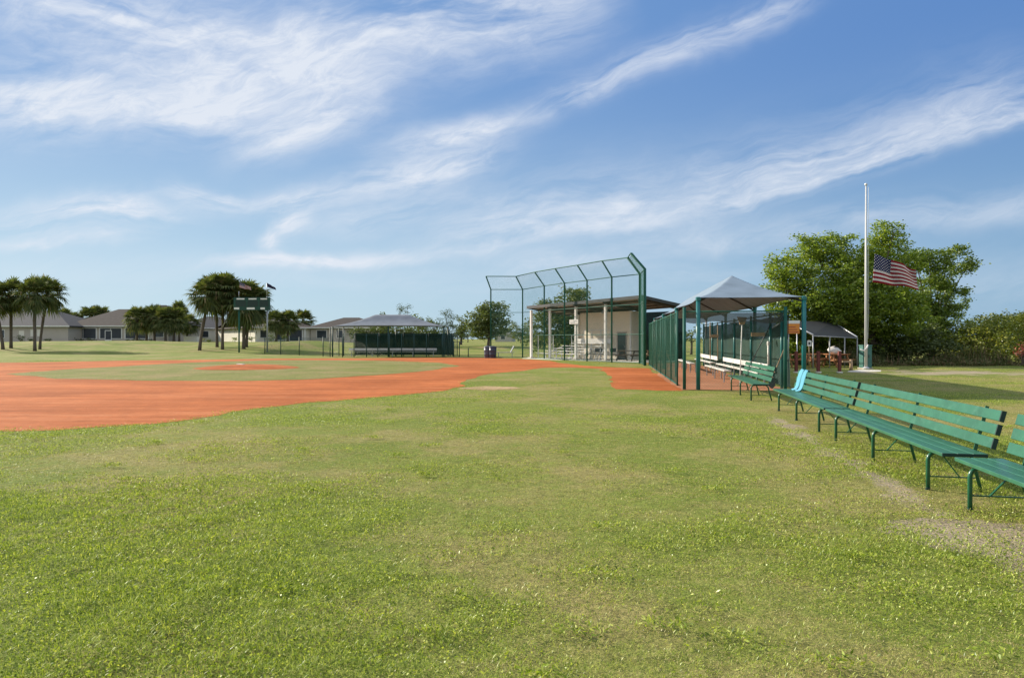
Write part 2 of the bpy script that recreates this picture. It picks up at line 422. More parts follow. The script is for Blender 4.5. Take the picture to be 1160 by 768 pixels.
def tree(name, loc, label, cat, lobes, leaf, m, per_m3=3.0, sprays=26, spread=.24, trunk_r=.2, trunk_h=2.0, fork=None, limbs=16, group=None, bark='bark', aspect=.55, twig=40):
    t = thing(name, loc, label, cat, group)
    C, tips = clumps(lobes, per_m3, sprays, spread)
    C = C[C[:, 2] > .12]
    npmesh('crown', leaf_quads(C, leaf, aspect=aspect), 4, m, t)
    mb = MB()
    fk = Vector(fork) if fork else Vector((0, 0, trunk_h))
    mid = fk * .5 + Vector((trunk_r * .5, trunk_r * .3, 0))
    mb.tube([(0, 0, -.05), (trunk_r * .1, 0, trunk_h * .12), mid, fk], [trunk_r * 1.5, trunk_r * 1.1, trunk_r * .9, trunk_r * .75], 9)
    for i in range(limbs):
        lb = lobes[i % len(lobes)]
        e = Vector(lb[:3]) + Vector(rng.normal(size=3)) * .35 * min(lb[3:])
        s0 = fk * random.uniform(.55, 1.0)
        m1 = s0.lerp(e, .45) + Vector((0, 0, (e - s0).length * .07))
        mb.tube([s0, m1, e], [trunk_r * .42, trunk_r * .24, trunk_r * .05], 6)
        for j in range(max(1, twig // max(1, limbs))):
            q = Vector(tips[random.randrange(len(tips))])
            if (q - e).length < max(lb[3:]) * 1.1:
                mb.tube([m1.lerp(e, random.uniform(.2, 1)), q], [trunk_r * .09, trunk_r * .03], 4)
    mb.build('trunk', MT[bark], t, smooth=True)
    return t

def frond_verts(base, az, el, pet, fan, nl=18, droop=.45):
    """costapalmate leaf: fan of leaflets bending down at the tips"""
    d = Vector((math.cos(az) * math.cos(el), math.sin(az) * math.cos(el), math.sin(el)))
    side = Vector((-math.sin(az), math.cos(az), 0)); nrm = side.cross(d).normalized() * -1
    if nrm.z < 0: nrm = -nrm
    hub = Vector(base) + d * pet - Vector((0, 0, pet * .10))
    out = []
    w = .022
    out += [Vector(base) + side * w, Vector(base) - side * w, hub - side * w, hub + side * w]
    for i in range(nl):
        a = (i / (nl - 1) - .5) * R(210)
        ld = (d * math.cos(a) + side * math.sin(a)).normalized()
        ln = fan * (1 - .25 * abs(a) / R(105)) * random.uniform(.85, 1.1)
        p1 = hub + ld * ln * .55 - nrm * .03 * ln
        p2 = hub + ld * ln - Vector((0, 0, droop * ln * random.uniform(.5, 1.1)))
        lw = ld.cross(nrm).normalized() * fan * .062
        out += [hub - lw * .3, hub + lw * .3, p1 + lw, p1 - lw]
        out += [p1 - lw, p1 + lw, p2 + lw * .12, p2 - lw * .12]
    return out

def palm_meshes(h, r, lean=(0, 0), n=40, seed=1, tr=.16):
    random.seed(seed)
    top = Vector((lean[0], lean[1], h))
    vs = []
    for i in range(n):
        q = i / n
        el = R(80) - q * R(150) + random.uniform(-.15, .15)
        az = i * 2.39996 + random.uniform(-.3, .3)
        b = top + Vector((math.cos(az) * .12, math.sin(az) * .12, random.uniform(-.35, .1)))
        vs += frond_verts(b, az, el, r * random.uniform(.40, .62), r * random.uniform(.50, .66), 16, .25 + .40 * q)
    mb = MB(); pts = []; rs = []
    for k in range(9):
        f = k / 8
        pts.append((lean[0] * f ** 1.3, lean[1] * f ** 1.3, h * f - .1 * (k == 0)))
        rs.append(tr * (1.25 if k == 0 else 1.0) * (1 + .06 * math.sin(k * 2.1)) * (1.25 if k >= 7 else 1))
    mb.tube(pts, rs, 10)
    return np.array([tuple(v) for v in vs]), mb

def palm(loc, h, r, label, group, lean=(0, 0), seed=1, n=40, tr=.16):
    t = thing('palm_tree', loc, label, 'palm', group)
    V, mb = palm_meshes(h, r, lean, n, seed, tr)
    npmesh('crown', V, 4, MT['frond'], t)
    mb.build('trunk', MT['palm_bark'], t, smooth=True)
    return t

# ================================================================== camera, light, sky
cam = bpy.data.cameras.new('camera'); cam.lens = 24; cam.sensor_width = 36; cam.clip_end = 20000; cam.clip_start = .05
co = bpy.data.objects.new('camera', cam); COL.objects.link(co); co.location = (0, 0, EYE); co.rotation_euler = (R(90), 0, 0)
scn.camera = co
EL = 24.0
SUNV = Vector((-.85 * math.cos(R(EL)), .527 * math.cos(R(EL)), math.sin(R(EL)))).normalized()
sl = bpy.data.lights.new('sun', 'SUN'); sl.energy = 4.6; sl.angle = R(.55); sl.color = (1, .90, .74)
so = bpy.data.objects.new('sun', sl); COL.objects.link(so); so.rotation_euler = (-SUNV).to_track_quat('-Z', 'Y').to_euler(); so.location = (-40, 25, 30)

w = bpy.data.worlds.new('World'); scn.world = w; w.use_nodes = True
nt = w.node_tree; nt.nodes.clear(); L = nt.links.new
wo = nt.nodes.new('ShaderNodeOutputWorld'); bg = nt.nodes.new('ShaderNodeBackground'); L(bg.outputs[0], wo.inputs[0])
bg.inputs['Strength'].default_value = .10
sky = nt.nodes.new('ShaderNodeTexSky'); sky.sky_type = 'NISHITA'; sky.sun_disc = False
sky.sun_elevation = R(EL); sky.sun_rotation = math.atan2(SUNV.x, SUNV.y)
sky.air_density = 1.0; sky.dust_density = .35; sky.ozone_density = 2.2; sky.altitude = 0
tc = nt.nodes.new('ShaderNodeTexCoord'); sx = nt.nodes.new('ShaderNodeSeparateXYZ'); L(tc.outputs['Generated'], sx.inputs[0])
def M(op, a, b=None, c=None):
    n = nt.nodes.new('ShaderNodeMath'); n.operation = op
    for i, v in enumerate((a, b, c)):
        if v is None: continue
        if isinstance(v, (int, float)): n.inputs[i].default_value = v
        else: L(v, n.inputs[i])
    return n.outputs[0]
def XYZ(x, y, z=0.0):
    n = nt.nodes.new('ShaderNodeCombineXYZ')
    for i, v in enumerate((x, y, z)):
        if isinstance(v, (int, float)): n.inputs[i].default_value = v
        else: L(v, n.inputs[i])
    return n.outputs[0]
def NZ(vec, scale, detail=6, rough=.6, dist=0.0):
    n = nt.nodes.new('ShaderNodeTexNoise'); n.inputs['Scale'].default_value = scale; n.inputs['Detail'].default_value = detail; n.inputs['Roughness'].default_value = rough; n.inputs['Distortion'].default_value = dist
    L(vec, n.inputs['Vector']); return n.outputs['Fac']
def SM(a, b, x):
    n = nt.nodes.new('ShaderNodeMapRange'); n.interpolation_type = 'SMOOTHSTEP'; n.inputs[1].default_value = a; n.inputs[2].default_value = b; L(x, n.inputs[0]); return n.outputs[0]
# the cirrus layer, mapped over the northern half of the sky dome (bearing / height on the compass' north plane)
den = M('MAXIMUM', M('ABSOLUTE', sx.outputs[1]), .12)
U0 = M('DIVIDE', sx.outputs[0], den); V0 = M('DIVIDE', sx.outputs[2], den)
base = XYZ(U0, V0)
wx = M('MULTIPLY_ADD', NZ(base, 3.2, 4), .14, -.07); wy = M('MULTIPLY_ADD', NZ(XYZ(V0, U0, 3.3), 3.6, 4), .075, -.0375)
U = M('ADD', U0, wx); V = M('ADD', V0, wy)
BANDS = [  # u/v as photo px: x0 y0 x1 y1, width above, width below, strength, fibre along, fibre across
    (470, 290, 800, 238, 46, 9, .80, 4.0, 26),
    (760, 246, 1230, 112, 46, 11, .74, 4.0, 30),
    (820, 222, 1190, 118, 14, 10, .38, 5.0, 38),
    (420, 176, 620, 134, 17, 12, .95, 5.0, 26),
    (580, 142, 930, -22, 15, 16, .62, 4.0, 26),
    (190, 212, 300, 232, 10, 10, .75, 6.0, 28),
    (270, 234, 420, 216, 13, 12, .95, 5.0, 28),
    (370, 222, 590, 170, 18, 12, .95, 5.0, 28),
    (300, 284, 318, 258, 9, 12, .95, 5.0, 20),
    (305, 262, 370, 236, 9, 14, .95, 5.0, 24),
    (340, 252, 560, 226, 20, 18, .50, 4.0, 24),
    (-40, 252, 240, 238, 18, 14, .98, 4.0, 22),
    (-30, 278, 180, 268, 8, 7, .85, 4.0, 26),
    (220, 304, 500, 286, 9, 7, 1.0, 5.0, 26),
    (-80, 118, 340, 112, 46, 36, 1.0, 3.0, 13),
    (-20, -5, 470, 95, 40, 48, .92, 3.0, 14),
    (200, 75, 700, -20, 52, 52, .85, 3.0, 12),
    (255, 172, 440, 108, 38, 24, .95, 4.0, 16),
    (680, 282, 1250, 235, 22, 14, .40, 4.0, 20),
    (540, 306, 720, 292, 12, 10, .42, 5.0, 22),
    (590, 268, 900, 205, 26, 22, .30, 4.0, 22),
    (-60, 310, 1240, 315, 26, 26, .22, 2.0, 14),
]
tot = None
for i, (x0, y0, x1, y1, wu, wd, st, ka, kc) in enumerate(BANDS):
    u0, v0, u1, v1 = (x0 - CX) / F, (HY - y0) / F, (x1 - CX) / F, (HY - y1) / F
    dx, dy = u1 - u0, v1 - v0; ln = math.hypot(dx, dy); dx /= ln; dy /= ln
    au = M('SUBTRACT', U, u0); av = M('SUBTRACT', V, v0)
    al = M('MULTIPLY_ADD', au, dx, M('MULTIPLY', av, dy)); ac = M('MULTIPLY_ADD', av, dx, M('MULTIPLY', au, -dy))
    up = M('DIVIDE', M('MAXIMUM', ac, 0.0), wu / F); dn = M('DIVIDE', M('MAXIMUM', M('MULTIPLY', ac, -1.0), 0.0), wd / F)
    r2 = M('ADD', M('MULTIPLY', up, up), M('MULTIPLY', dn, dn))
    g = M('EXPONENT', M('MULTIPLY', r2, -.8))
    e = min(.09, ln * .3)
    win = M('MULTIPLY', SM(-e * .5, e * 1.5, al), M('SUBTRACT', 1.0, SM(ln - e * 1.5, ln + e * .5, al)))
    fib = NZ(XYZ(M('MULTIPLY', al, ka), M('MULTIPLY', ac, kc), i * 7.1), 1.0, 7, .62, .35)
    fib = SM(.27, .60, fib)
    d = M('MULTIPLY', M('MULTIPLY', g, win), M('MULTIPLY', fib, st))
    tot = d if tot is None else M('SUBTRACT', M('ADD', tot, d), M('MULTIPLY', tot, d))
fine = SM(.25, .75, NZ(XYZ(M('MULTIPLY', U, 12), M('MULTIPLY_ADD', U, -9, M('MULTIPLY', V, 34)), 2.0), 1.0, 9, .7, .6))
tot = M('MULTIPLY', tot, M('MULTIPLY_ADD', fine, .62, .60))
# bright cloud added out of view, overhead and behind the camera, as fill light
fill_cloud = M('MULTIPLY', M('MAXIMUM', SM(.50, .85, sx.outputs[2]), M('SUBTRACT', 1.0, SM(-.40, .02, sx.outputs[1]))), M('MULTIPLY_ADD', NZ(tc.outputs['Generated'], 3.0, 6, .6, .8), .6, .50))
tot = M('MAXIMUM', tot, fill_cloud)
up_mask = SM(.0, .03, sx.outputs[2])
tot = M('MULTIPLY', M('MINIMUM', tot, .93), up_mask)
mx = nt.nodes.new('ShaderNodeMix'); mx.data_type = 'RGBA'
# clear-air tint of that morning: deep blue overhead, pale towards the horizon and towards the sun
hl = M('MAXIMUM', M('SQRT', M('ADD', M('MULTIPLY', sx.outputs[0], sx.outputs[0]), M('MULTIPLY', sx.outputs[1], sx.outputs[1]))), .001)
hs_ = math.hypot(SUNV.x, SUNV.y)
azd = M('DIVIDE', M('ADD', M('MULTIPLY', sx.outputs[0], SUNV.x / hs_), M('MULTIPLY', sx.outputs[1], SUNV.y / hs_)), hl)
azf = SM(-.25, 1.0, azd)
def MIX(f, a, b):
    n = nt.nodes.new('ShaderNodeMix'); n.data_type = 'RGBA'
    for sock, v in ((n.inputs[0], f), (n.inputs[6], a), (n.inputs[7], b)):
        if isinstance(v, tuple): sock.default_value = (*v, 1)
        elif isinstance(v, (int, float)): sock.default_value = v
        else: L(v, sock)
    return n.outputs[2]
hor = MIX(azf, (1.50, 2.60, 3.75), (2.95, 4.05, 4.80))
zen = MIX(azf, (.66, 1.50, 3.40), (1.15, 2.15, 3.95))
grad = MIX(SM(.0, .40, sx.outputs[2]), hor, zen)
skyc = MIX(.93, sky.outputs[0], grad)
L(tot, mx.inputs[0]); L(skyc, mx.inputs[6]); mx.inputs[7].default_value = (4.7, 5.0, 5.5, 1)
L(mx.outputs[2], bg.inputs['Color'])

scn.view_settings.view_transform = 'Standard'; scn.view_settings.look = 'None'
scn.view_settings.exposure = 0.75; scn.view_settings.gamma = 1
scn.cycles.use_denoising = True
scn.cycles.max_bounces = 6; scn.cycles.diffuse_bounces = 3; scn.cycles.transparent_max_bounces = 24; scn.cycles.transmission_bounces = 3

# ================================================================== ground
xs = np.concatenate([-np.geomspace(4000, 112, 14), np.arange(-110, 62, 1.6), np.geomspace(64, 4000, 16)])
ys = np.concatenate([[-300, -80, -20], np.arange(0, 68, 4), np.arange(68, 122, 1.0), np.geomspace(123, 6000, 26)])
gx, gy = np.meshgrid(xs, ys); gz = terrain(gx, gy)
V = np.stack([gx, gy, gz], -1).reshape(-1, 3); nx = len(xs)
Fs = [(r * nx + c, r * nx + c + 1, (r + 1) * nx + c + 1, (r + 1) * nx + c) for r in range(len(ys) - 1) for c in range(nx - 1)]
g = MB(); g.v = [tuple(v) for v in V]; g.f = Fs
tag(g.build('ground', MT['lawn'], smooth=True), kind='structure')

def ragged(poly, step=.45, amp=.16):
    out = []
    n = len(poly)
    for i in range(n):
        a = np.array(poly[i]); b = np.array(poly[(i + 1) % n]); d = b - a; l = np.hypot(*d)
        k = max(1, int(l / step)); nr = np.array([-d[1], d[0]]) / max(l, 1e-6)
        for j in range(k):
            p = a + d * j / k
            o = (vnoise(p[0], p[1], .7) - .5) * 2 * amp + (vnoise(p[0], p[1], 2.6) - .5) * 3 * amp
            out.append(tuple(p + nr * o))
    return out

def sheet(name, poly, z, m):
    s = MB().add([(x, y, z) for x, y in poly], [tuple(range(len(poly)))])
    o = s.build(name, m)
    if o.data.polygons[0].normal.z < 0: o.data.flip_normals()
    return tag(o, kind='structure')

def inside(px, py, poly):
    r = np.zeros(len(px), bool); n = len(poly); j = n - 1
    for i in range(n):
        xi, yi = poly[i]; xj, yj = poly[j]
        c = ((yi > py) != (yj > py)) & (px < (xj - xi) * (py - yi) / (yj - yi + 1e-12) + xi)
        r ^= c; j = i
    return r

near = [(0, 489), (60, 487), (110, 484.5), (170, 480.5), (230, 473.5), (290, 464.5), (350, 456.5), (420, 450), (470, 446), (510, 441.5), (527, 438.5), (519, 435), (527, 430), (548, 426.5), (570, 422.5), (600, 418.6), (622, 416.6), (645, 416.2), (682, 417.8), (694, 428), (698, 441), (745, 443), (777, 443)]
far = [(779, 437), (757, 428), (745, 422), (735, 417.4), (700, 416.2), (662, 414.4), (640, 412.2), (622, 408.8), (600, 407), (560, 405.6), (500, 405.2), (400, 405.8), (309, 406.2), (237, 407.4), (127, 408.7), (0, 411)]
dirt = [(-62, 10.5), (-20, 11.2)] + [G(*p) for p in near] + [G(*p) for p in far] + [(-62, 46)]
dirt = ragged(dirt)
sheet('infield_dirt', dirt, .004, MT['clay'])
ing = [(11, 423.6), (66, 429), (150, 431), (276, 431.5), (342, 430.2), (430, 425), (490, 419.6), (520, 414), (497, 410.8), (440, 408.9), (386, 408.2), (309, 408.0), (237, 410), (165, 413.5), (83, 418)]
ing = ragged([G(*p) for p in ing], .45, .14)
sheet('infield_lawn', ing, .009, MT['infield_lawn'])
# pitching mound, a low dome
mb = MB(); mc = G(281, 416.9); prof = []
nr_, na_ = 7, 40; vs = [(mc[0], mc[1], .20)]; fs = []
for i in range(1, nr_ + 1):
    for k in range(na_):
        a = 2 * math.pi * k / na_; rr = i / nr_ * 2.75 * (1 + .10 * (vnoise(math.cos(a) * 3, math.sin(a) * 3, 1.0) - .5))
        vs.append((mc[0] + math.cos(a) * rr, mc[1] + math.sin(a) * rr, .012 + .19 * (1 - (i / nr_) ** 2)))
for k in range(na_): fs.append((0, 1 + k, 1 + (k + 1) % na_))
for i in range(nr_ - 1):
    for k in range(na_):
        a = 1 + i * na_ + k; b = 1 + i * na_ + (k + 1) % na_; fs.append((a, a + na_, b + na_, b))
mb.add(vs, fs); tag(mb.build('pitching_mound', MT['clay'], smooth=True), kind='structure')
t = MB().box(-.31, .31, -.075, .075, 0, .03).build('pitching_plate', MT['white'], None, loc=(mc[0] - .4, mc[1], .2), bevel=.005)
t.rotation_euler.z = R(-38); tag(t, 'white rubber plate set on top of the orange pitching mound', 'pitching plate')
dug = ragged([(5.25, 21.25), (8.55, 21.1), (11.9, 45), (8.9, 45), (6.6, 31)], .5, .08)
sheet('dugout_floor', dug, .013, MT['clay_pale'])
patch = ragged([G(*p) for p in [(520, 440.5), (548, 437.5), (585, 438.5), (590, 440.2), (560, 441.5)]], .4, .12)
MT['worn'] = dirt_mat('worn_soil', (.34, .23, .12), (.42, .29, .16), (.48, .35, .20))
sheet('worn_patch', patch, .004, MT['worn'])
sp = ragged([G(*p) for p in [(962, 420.0), (974, 418.6), (998, 419.4), (996, 420.8), (977, 421.6), (963, 421.2)]], .3, .1)
sheet('sand_patch', sp, .004, MT['sand'])
mulch = lawn_mat('mulch', (.16, .10, .06), (.22, .15, .09), (.3, .22, .14), (.3, .2, .1), wear=False)

# ================================================================== grass (nobody could count it)
def fgreen(x, y):
    return .55 * vnoise(x, y, 1.6) + .30 * vnoise(x + 40, y, .55) + .15 * vnoise(x, y + 30, .2)
def blades(n_target):
    Y0, Y1 = 1.6, 52.0
    u = rng.random(n_target); p = .30
    Yb = (Y0 ** p + u * (Y1 ** p - Y0 ** p)) ** (1 / p)
    half = .80 * Yb + 1.6
    X = (rng.random(n_target) * 2 - 1) * half
    jx = X + rng.normal(size=n_target) * .10; jy = Yb + rng.normal(size=n_target) * (.10 + .008 * Yb)
    keep = ~inside(jx, jy, dirt) & ~inside(X, Yb, dug) & ~inside(X, Yb, sp)
    keep |= inside(jx, jy, ing) & (Yb > 18)
    keep &= ~(inside(jx, jy, patch) & (rng.random(n_target) < .30))
    # trodden earth in front of the benches
    wear = np.abs(X - (Yb * .187 + 2.72))
    bare = 1 - ((X - 3.95 - .12 * (5.5 - Yb)) / .85) ** 2 - ((Yb - 5.45) / .62) ** 2
    nz_ = vnoise(X, Yb, .8) * .6 + vnoise(X, Yb, .27) * .4 - .5
    wk = np.maximum((np.maximum(0, 1 - wear / .36) * .50 + nz_ * 1.5 * (wear < .36)) * sstep(15, 10, Yb), np.maximum(bare, 0) * 1.15 + nz_ * .9 * (bare > 0))
    keep &= ~((wk > .55) & (Yb < 17) & (rng.random(n_target) < .88))
    sand = 1 - ((X - 20.5) / 6.0) ** 2 - ((Yb - 32.3) / 3.4) ** 2
    keep &= ~((sand > .2) & (vnoise(X, Yb, 1.2) > .42))
    X = X[keep]; Yb = Yb[keep]; n = len(X)
    gr = fgreen(X, Yb)
    big = vnoise(X + 11, Yb + 5, 4.5)
    dryp = sstep(.36, .68, .60 * (1 - gr) + .40 * big) * .90 + .05
    midband = sstep(5.5, 9, Yb) * .18 - .10 * sstep(0, -4, X) * sstep(7, 3, Yb)
    dryp = np.clip(dryp + .6 * midband - .02 + .10 * sstep(.0, 4, X), 0, 1)
    dry = (rng.random(n) < dryp).astype(float) * (.55 + .45 * rng.random(n))
    sc = np.maximum(Yb, 3) / 4.0
    wd = .0043 * sc ** .85 * (.7 + .6 * rng.random(n))
    tuft = sstep(.55, .80, gr)
    h = (.011 + .013 * rng.random(n) + .010 * tuft * rng.random(n) * sstep(13, 5, Yb)) * (.85 + .35 * sstep(.4, .7, gr)) * (1 - .45 * (dry > 0)) * (1 - .30 * sstep(6, 16, Yb))
    lean = np.abs(rng.normal(size=n)) * .75 + .50 + .5 * (dry > 0)
    lean = np.minimum(lean + .35 * sstep(6, 18, Yb), 1.45)
    az = rng.random(n) * 2 * np.pi
    dx, dy = np.cos(az), np.sin(az)
    ln = h * (1 + .8 * rng.random(n))
    tx, ty, tz = dx * np.sin(lean) * ln, dy * np.sin(lean) * ln, np.cos(lean) * ln + .004
    mxx, myy, mzz = tx * .42, ty * .42, tz * .62
    tw = rng.random(n) * np.pi
    sxv, syv = -np.sin(az + tw * .3 - .5), np.cos(az + tw * .3 - .5)
    z0 = -.003 + (.050 * vnoise(X, Yb, .26) ** 2 + .028 * vnoise(X + 9, Yb, .09) ** 1.5) * sstep(30, 8, Yb)
    B = np.stack([X, Yb, z0], 1); S = np.stack([sxv, syv, np.zeros(n)], 1) * wd[:, None]
    Mi = B + np.stack([mxx, myy, mzz], 1); Ti = B + np.stack([tx, ty, tz], 1)
    # kite: base, two shoulders, tip
    Q = np.stack([B, Mi + S * .5, Ti, Mi - S * .5], 1).reshape(-1, 3)
    return Q, np.repeat(dry, 4)
def broad_weeds(n):
    """flat rosettes of broad leaves among the blades"""
    Yc = 2.2 + (rng.random(n) ** 1.6) * 17; X = (rng.random(n) * 2 - 1) * (.8 * Yc + 1)
    k = (fgreen(X, Yc) + .25 * (rng.random(n) - .5) > .52) & ~inside(X, Yc, dirt) & ~inside(X, Yc, dug)
    X, Yc = X[k], Yc[k]
    m = 9; X = np.repeat(X, m) + rng.normal(size=len(X) * m) * .05; Yc = np.repeat(Yc, m) + rng.normal(size=len(Yc) * m) * .05
    C = np.stack([X, Yc, .018 + .028 * rng.random(len(X))], 1)
    V = leaf_quads(C, .0145, flat=.35, aspect=.75)
    # a few dense dark tufts, as on any rough outfield
    m = 70; ty = 3.0 + rng.random(m) ** 1.3 * 13; tx = (rng.random(m) * 2 - 1) * (.75 * ty)
    ok = ~inside(tx, ty, dirt) & (np.abs(tx - ty * .187 - 2.9) > .8); tx, ty = tx[ok], ty[ok]
    k = 130; r_ = np.repeat(.05 + .11 * rng.random(len(tx)) ** 2, k)
    cx = np.repeat(tx, k) + rng.normal(size=len(r_)) * r_ * 1.3; cy = np.repeat(ty, k) + rng.normal(size=len(r_)) * r_ * .6
    C2 = np.stack([cx, cy, .02 + .045 * rng.random(len(cx))], 1)
    return np.concatenate([V, leaf_quads(C2, .030, flat=.9, aspect=.30)])
Q, dr = blades(1200000)
Wd = broad_weeds(34000)
g = npmesh('grass', np.concatenate([Q, Wd]), 4, MT['grass'], attr=np.concatenate([dr, np.zeros(len(Wd))]))
tag(g, 'short patchy grass blades and low weeds', 'grass', kind='stuff')

# ================================================================== green benches
BD = Vector((.187, .982, 0)).normalized()       # along the foul line
BANG = math.atan2(-BD.x, BD.y)                  # local +y runs along the bench
BG = 'green slatted benches along the foul line'
def make_bench(label, loc, length=4.42, legs=(.43, 2.18, 3.93)):
    t = thing('bench', loc, label, 'bench', BG, BANG)
    for k in range(3):      # seat planks
        x0 = .0 + k * .142
        MB().box(x0, x0 + .133, 0, length, .425, .462).build('seat_plank', MT['bench'], t, bevel=.006)
    for k in range(3):      # back slats, leaning away
        z = .515 + k * .135; x = .462 + k * .036
        mt = Matrix.Translation((x, 0, z)) @ Matrix.Rotation(R(15), 4, 'Y')
        s = MB().box(-.018, .018, .004, length - .004, 0, .105, mt).build('back_slat', MT['bench'], t, bevel=.006)
        e = MB().box(-.0215, .0215, -.006, .012, -.003, .108, mt).build('end_cap', MT['bench_dark'], s)
    e = MB()
    e.box(.004, .414, -.010, -.001, .428, .459)
    e.build('end_cap', MT['bench_dark'], t, bevel=.003)
    for i, y in enumerate(legs):
        f = MB()
        pts = [(.035, y, 0), (.035, y, .30)]
        for a in range(0, 91, 15):
            pts.append((.035 + .085 * (1 - math.cos(R(a))), y, .318 + .085 * math.sin(R(a))))
        pts += [(.44, y, .405)]
        f.tube(pts, .0205, 10)
        lg = f.build('leg', MT['bench_pipe'], t, smooth=True)
        MB().lathe([(.026, 0), (.027, .025), (.021, .03)], 10, (.035, y)).build('foot', MT['bench_dark'], lg)
        MB().tube([(.40, y, .405), (.455, y, .36), (.545, y, 0)], .018, 8).build('leg', MT['bench_pipe'], t, smooth=True)
        MB().tube([(.035, y, .145), (.51, y, .145)], .0075, 6).build('stretcher', MT['bench_pipe'], t)
        b = MB()
        if i == 0: b.bar((.15, y, .405), (.34, y, .145), .022, .010)
        else: b.bar((.20, y, .145), (.42, y, .400), .022, .010)
        b.build('brace', MT['bench_pipe'], t)
        MB().bar((.38, y, .41), (.482, y, .43), .04, .012).bar((.482, y, .425), (.602, y, .90), .012, .034).build('back_bracket', MT['bench_pipe'], t)
    return t
def bench_at(y0):        # nearest end of the front edge
    return (4.30 + (y0 - 6.83) * .187, y0, 0)
bB = make_bench('long green slatted bench whose whole length of backrest shows, nearest full bench', bench_at(6.83))
bC = copy_thing(bB); bC.location = bench_at(2.25)
for ch in bC.children:
    if ch.name.split('.')[0] in ('leg', 'stretcher', 'brace', 'back_bracket'): ch.location.y += .25; bC['label'] = 'green bench running out of the right edge, next to the bare sandy soil patch'
bA = copy_thing(bB); bA.location = (bench_at(11.30)[0] + .02, 11.30, 0); bA['label'] = 'green bench with the two pale blue cloth strips over its backrest'
bD = copy_thing(bB); bD.location = (bench_at(17.30)[0] - .16, 17.30, 0); bD.rotation_euler.z = BANG + R(1.0); bD['label'] = 'green bench standing right up against the dugout end fence'
# cyan cloth over bench A
def benchpt(o, x, y, z):
    return Matrix.Translation(o.location) @ Matrix.Rotation(o.rotation_euler.z, 4, 'Z') @ Vector((x, y, z))
for q, (y0, y1) in enumerate(((3.56, 3.86), (3.92, 4.24))):
    vs = []; fs = []
    prof = [(.70, .62), (.672, .86), (.655, .920), (.615, .925), (.575, .86), (.548, .75), (.525, .64), (.500, .55), (.462, .490), (.40, .472)]
    nn = 7
    for i, (x, z) in enumerate(prof):
        for k in range(nn):
            f = k / (nn - 1)
            vs.append(benchpt(bA, x - .053 - .006 * math.sin(f * 9 + i), y0 + (y1 - y0) * f + .012 * math.sin(i * 1.3), z + .006 * math.sin(f * 7 + i * .8)))
    for i in range(len(prof) - 1):
        for k in range(nn - 1): fs.append((i * nn + k, i * nn + k + 1, (i + 1) * nn + k + 1, (i + 1) * nn + k))
    o = MB().add(vs, fs).build('cloth_strip', MT['cyan'], None, smooth=True)
    so_ = o.modifiers.new('thickness', 'SOLIDIFY'); so_.thickness = .006
    tag(o, ('pale blue cloth strip over a bench back, right one of two side by side', 'pale blue cloth strip over a bench back, left one of two side by side')[q], 'cloth', 'pale blue cloth strips on a bench')

# ================================================================== near dugout
DO = Vector((5.85, 21.45, 0)); DA = math.atan2(-.145, .989)
def dthing(name, label, cat, group=None, off=(0, 0, 0)):
    p = Matrix.Rotation(DA, 4, 'Z') @ Vector(off)
    return thing(name, DO + p, label, cat, group, DA)
CW, CLEN = 3.16, 22.0
t = dthing('shade_canopy', 'grey tent-like fabric canopy on tall teal poles over the near dugout', 'canopy')
ez = 2.90
for y in (0, 7.3, 14.6, 22.0):
    for x in (0, CW):
        p = MB().tube([(x, y, 0), (x, y, ez - .03)], .066, 14).build('pole', MT['teal_pole'] if y < 20 else MT['grey_metal'], t, smooth=True)
        MB().lathe([(.082, ez - .10), (.082, ez + .0), (.05, ez + .02)], 14, (x, y)).build('cap', MT['teal_pole'], p)
def canopy_fabric(W, Ln, ez, rz, hip, sag, nx=56, ny=260, over=.06):
    vs = []; fs = []
    for j in range(ny + 1):
        for i in range(nx + 1):
            a = i / nx; b = j / ny
            x = -over + (W + 2 * over) * a; y = -over + (Ln + 2 * over) * b
            sideh = 1 - abs(2 * a - 1); endh = min(y + over, Ln + over - y) / hip
            hgt = min(sideh, endh)
            hgt = max(0, min(1, hgt))
            z = ez + (rz - ez) * (hgt ** 1.12)
            # edges curve inward between the poles
            ex = math.sin(math.pi * a) ; 
            z -= sag * .35 * math.sin(math.pi * hgt) 
            inn = sag * (1 - sideh) ** 3 * abs(math.sin(math.pi * (b * Ln / 7.3))) if Ln > 10 else 0
            x += inn if a < .5 else -inn
            y += (sag * .9 * math.sin(math.pi * a) * max(0, 1 - endh) ** 3) * (1 if b < .5 else -1)
            vs.append((x, y, z))
    for j in range(ny):
        for i in range(nx):
            k = j * (nx + 1) + i
            fs.append((k, k + 1, k + nx + 2, k + nx + 1))
    return MB().add(vs, fs)
fab = canopy_fabric(CW, CLEN, ez, 3.88, 3.4, .22).build('canopy_cover', MT['shade'], t, smooth=True)
sm = fab.modifiers.new('thickness', 'SOLIDIFY'); sm.thickness = .008
r_ = MB(); apex = [(CW / 2, 3.5, 3.66), (CW / 2, CLEN - 3.5, 3.66)]
r_.tube(apex, .04, 8)
for (x, y) in ((0, 0), (CW, 0)): r_.tube([(x, y, ez - .14), (CW / 2, 3.5, 3.64)], .035, 8)
for (x, y) in ((0, CLEN), (CW, CLEN)): r_.tube([(x, y, ez - .14), (CW / 2, CLEN - 3.5, 3.64)], .035, 8)
for y in (7.3, 14.6):
    for x in (0, CW): r_.tube([(x, y, ez - .14), (CW / 2, y, 3.62)], .035, 8)
r_.build('rafter', MT['dark_metal'], t, smooth=True)

